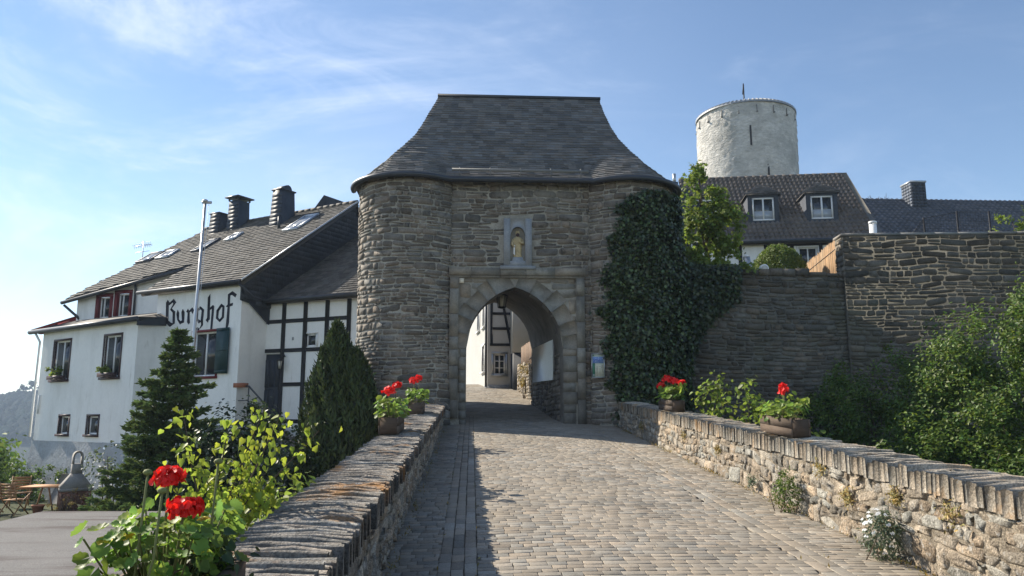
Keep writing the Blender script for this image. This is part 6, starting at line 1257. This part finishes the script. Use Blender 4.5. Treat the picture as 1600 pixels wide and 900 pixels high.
for x, y in ((-13.75, 25.25), (-12.9, 25.25), (-13.75, 25.9), (-12.9, 25.9)): b = MB(); b.tube([(x, y, g), (-13.33 + (x + 13.33) * .6, y, g + .7)], .025, 6); b.build('leg', M['wood'], t)
t = thing('stone_slab', 'grey slab leaning upright against the plinth beside the hedge', 'slab', (-13.9, 27.4, g)); b = MB(); b.add([(-14.1, 27.2, g), (-13.75, 27.2, g), (-13.6, 27.5, g + .95), (-13.85, 27.5, g + .95), (-14.1, 27.27, g), (-13.75, 27.27, g), (-13.6, 27.57, g + .95), (-13.85, 27.57, g + .95)], [(0, 1, 2, 3), (4, 5, 6, 7), (0, 1, 5, 4), (1, 2, 6, 5), (2, 3, 7, 6), (3, 0, 4, 7)]); b.build('slab', M['concrete'], t)
t = thing('flower_tub', 'dark tub of pink flowers by the garden chairs at the left edge', 'pot', (-14.3, 23.7, g)); b = MB(); b.lathe([(.2, 0), (.27, .45), (.3, .45), (.3, .5), (.26, .5)], (-14.3, 23.7, g), 14); b.build('tub', M['timber'], t)
pl = thing('pink_flowers', 'pink flowers and leaves growing in the dark tub', 'flower', (-14.3, 23.7, g + .5)); b = MB(); crown(b, [(np.array([-14.3, 23.7, g + .62]), (.32, .3, .22))], 320, .08, 'oval', .7, clump=.09); b.build('foliage', M['l_ger'], pl); b = MB(); q = np.array([-14.2, 23.6, g + .8]) + rng.normal(size=(70, 3)) * [.2, .12, .1]; leaves(b, q, rdir(70), rdir(70), np.full(70, .06), 'petal', 1, spread=.2); b.build('blossom', surf('pink petal', (.75, .09, .2), rough=.6, var=.1, bump=0), pl)
for i, (x, y, r_) in enumerate(((-10.7, 24.4, .16), (-10.35, 24.5, .2), (-9.9, 24.4, .18), (-9.5, 24.3, .14))):
    t = thing('boulder', ('leftmost pale rounded stone beside the heather pot', 'larger grey boulder second in the row before the fir', 'third flat stone in the row of border stones', 'smallest border stone closest to the fir')[i], 'stone', (x, y, g), 'border stones'); b = MB(); b.ball((x, y, g + r_ * .45), (r_ * 1.2, r_, r_ * .65), 9, 6, shade(1, .2)); b.build('stone', M['dressed'], t, smooth=True)
# the path plants beyond the gateway
bush('yellow_plant', 'yellowing plant hanging over the low rubble wall beyond the gateway', 'plant', (2.0, 27.5, 2.2), [((1.98, 27.6, 3.0), (.14, .9, .45)), ((1.95, 29.2, 3.2), (.14, .8, .45))], 900, .07, M['l_sedum'], 'oval', .6, clump=.1, stems=3)

# ------------------------------------------------------------------ valley air
hz_m = bpy.data.materials.new('valley haze'); hz_m.use_nodes = True; nt = hz_m.node_tree
for nd in list(nt.nodes): nt.nodes.remove(nd)
vo = nt.nodes.new('ShaderNodeVolumePrincipled'); vo.inputs['Color'].default_value = (0.62, 0.78, 1.0, 1); vo.inputs['Density'].default_value = HAZE; vo.inputs['Anisotropy'].default_value = 0.2
ou = nt.nodes.new('ShaderNodeOutputMaterial'); nt.links.new(vo.outputs[0], ou.inputs['Volume'])
b = MB(); b.box((-1050, -250, -170), (650, 1300, 33)); tag(b.build('haze', hz_m), kind='stuff')

# grit loving weeds along the foot of the parapets and in the joints
b = MB(); n = 2600; side = rng.random(n); y = 3 + 17 * rng.random(n) ** 1.4; x = np.where(side < .62, 3.52 - np.abs(rng.normal(size=n)) * .05, np.where(side < .85, -.63 + np.abs(rng.normal(size=n)) * .035, rng.choice([2.70, 2.82, 2.94, -.25, .06], n)))
keep = np.sin(y * 2.3) + np.sin(y * 5.1 + 1) + rng.normal(size=n) > .3; x, y = x[keep], y[keep]; n = len(x); C_ = np.stack([x, y, road_z(y) + .012], 1)
leaves(b, C_, rng.normal(size=(n, 3)) + np.array([0, 0, .3]), np.array([0, 0, 1.0]) + rng.normal(size=(n, 3)) * .6, np.full(n, .035), 'rhomb', .3, spread=.5, hue=.25); tag(b.build('grass', M['l_sedum']), 'dry grass and moss growing along the parapet feet and joints', 'grass', kind='stuff')
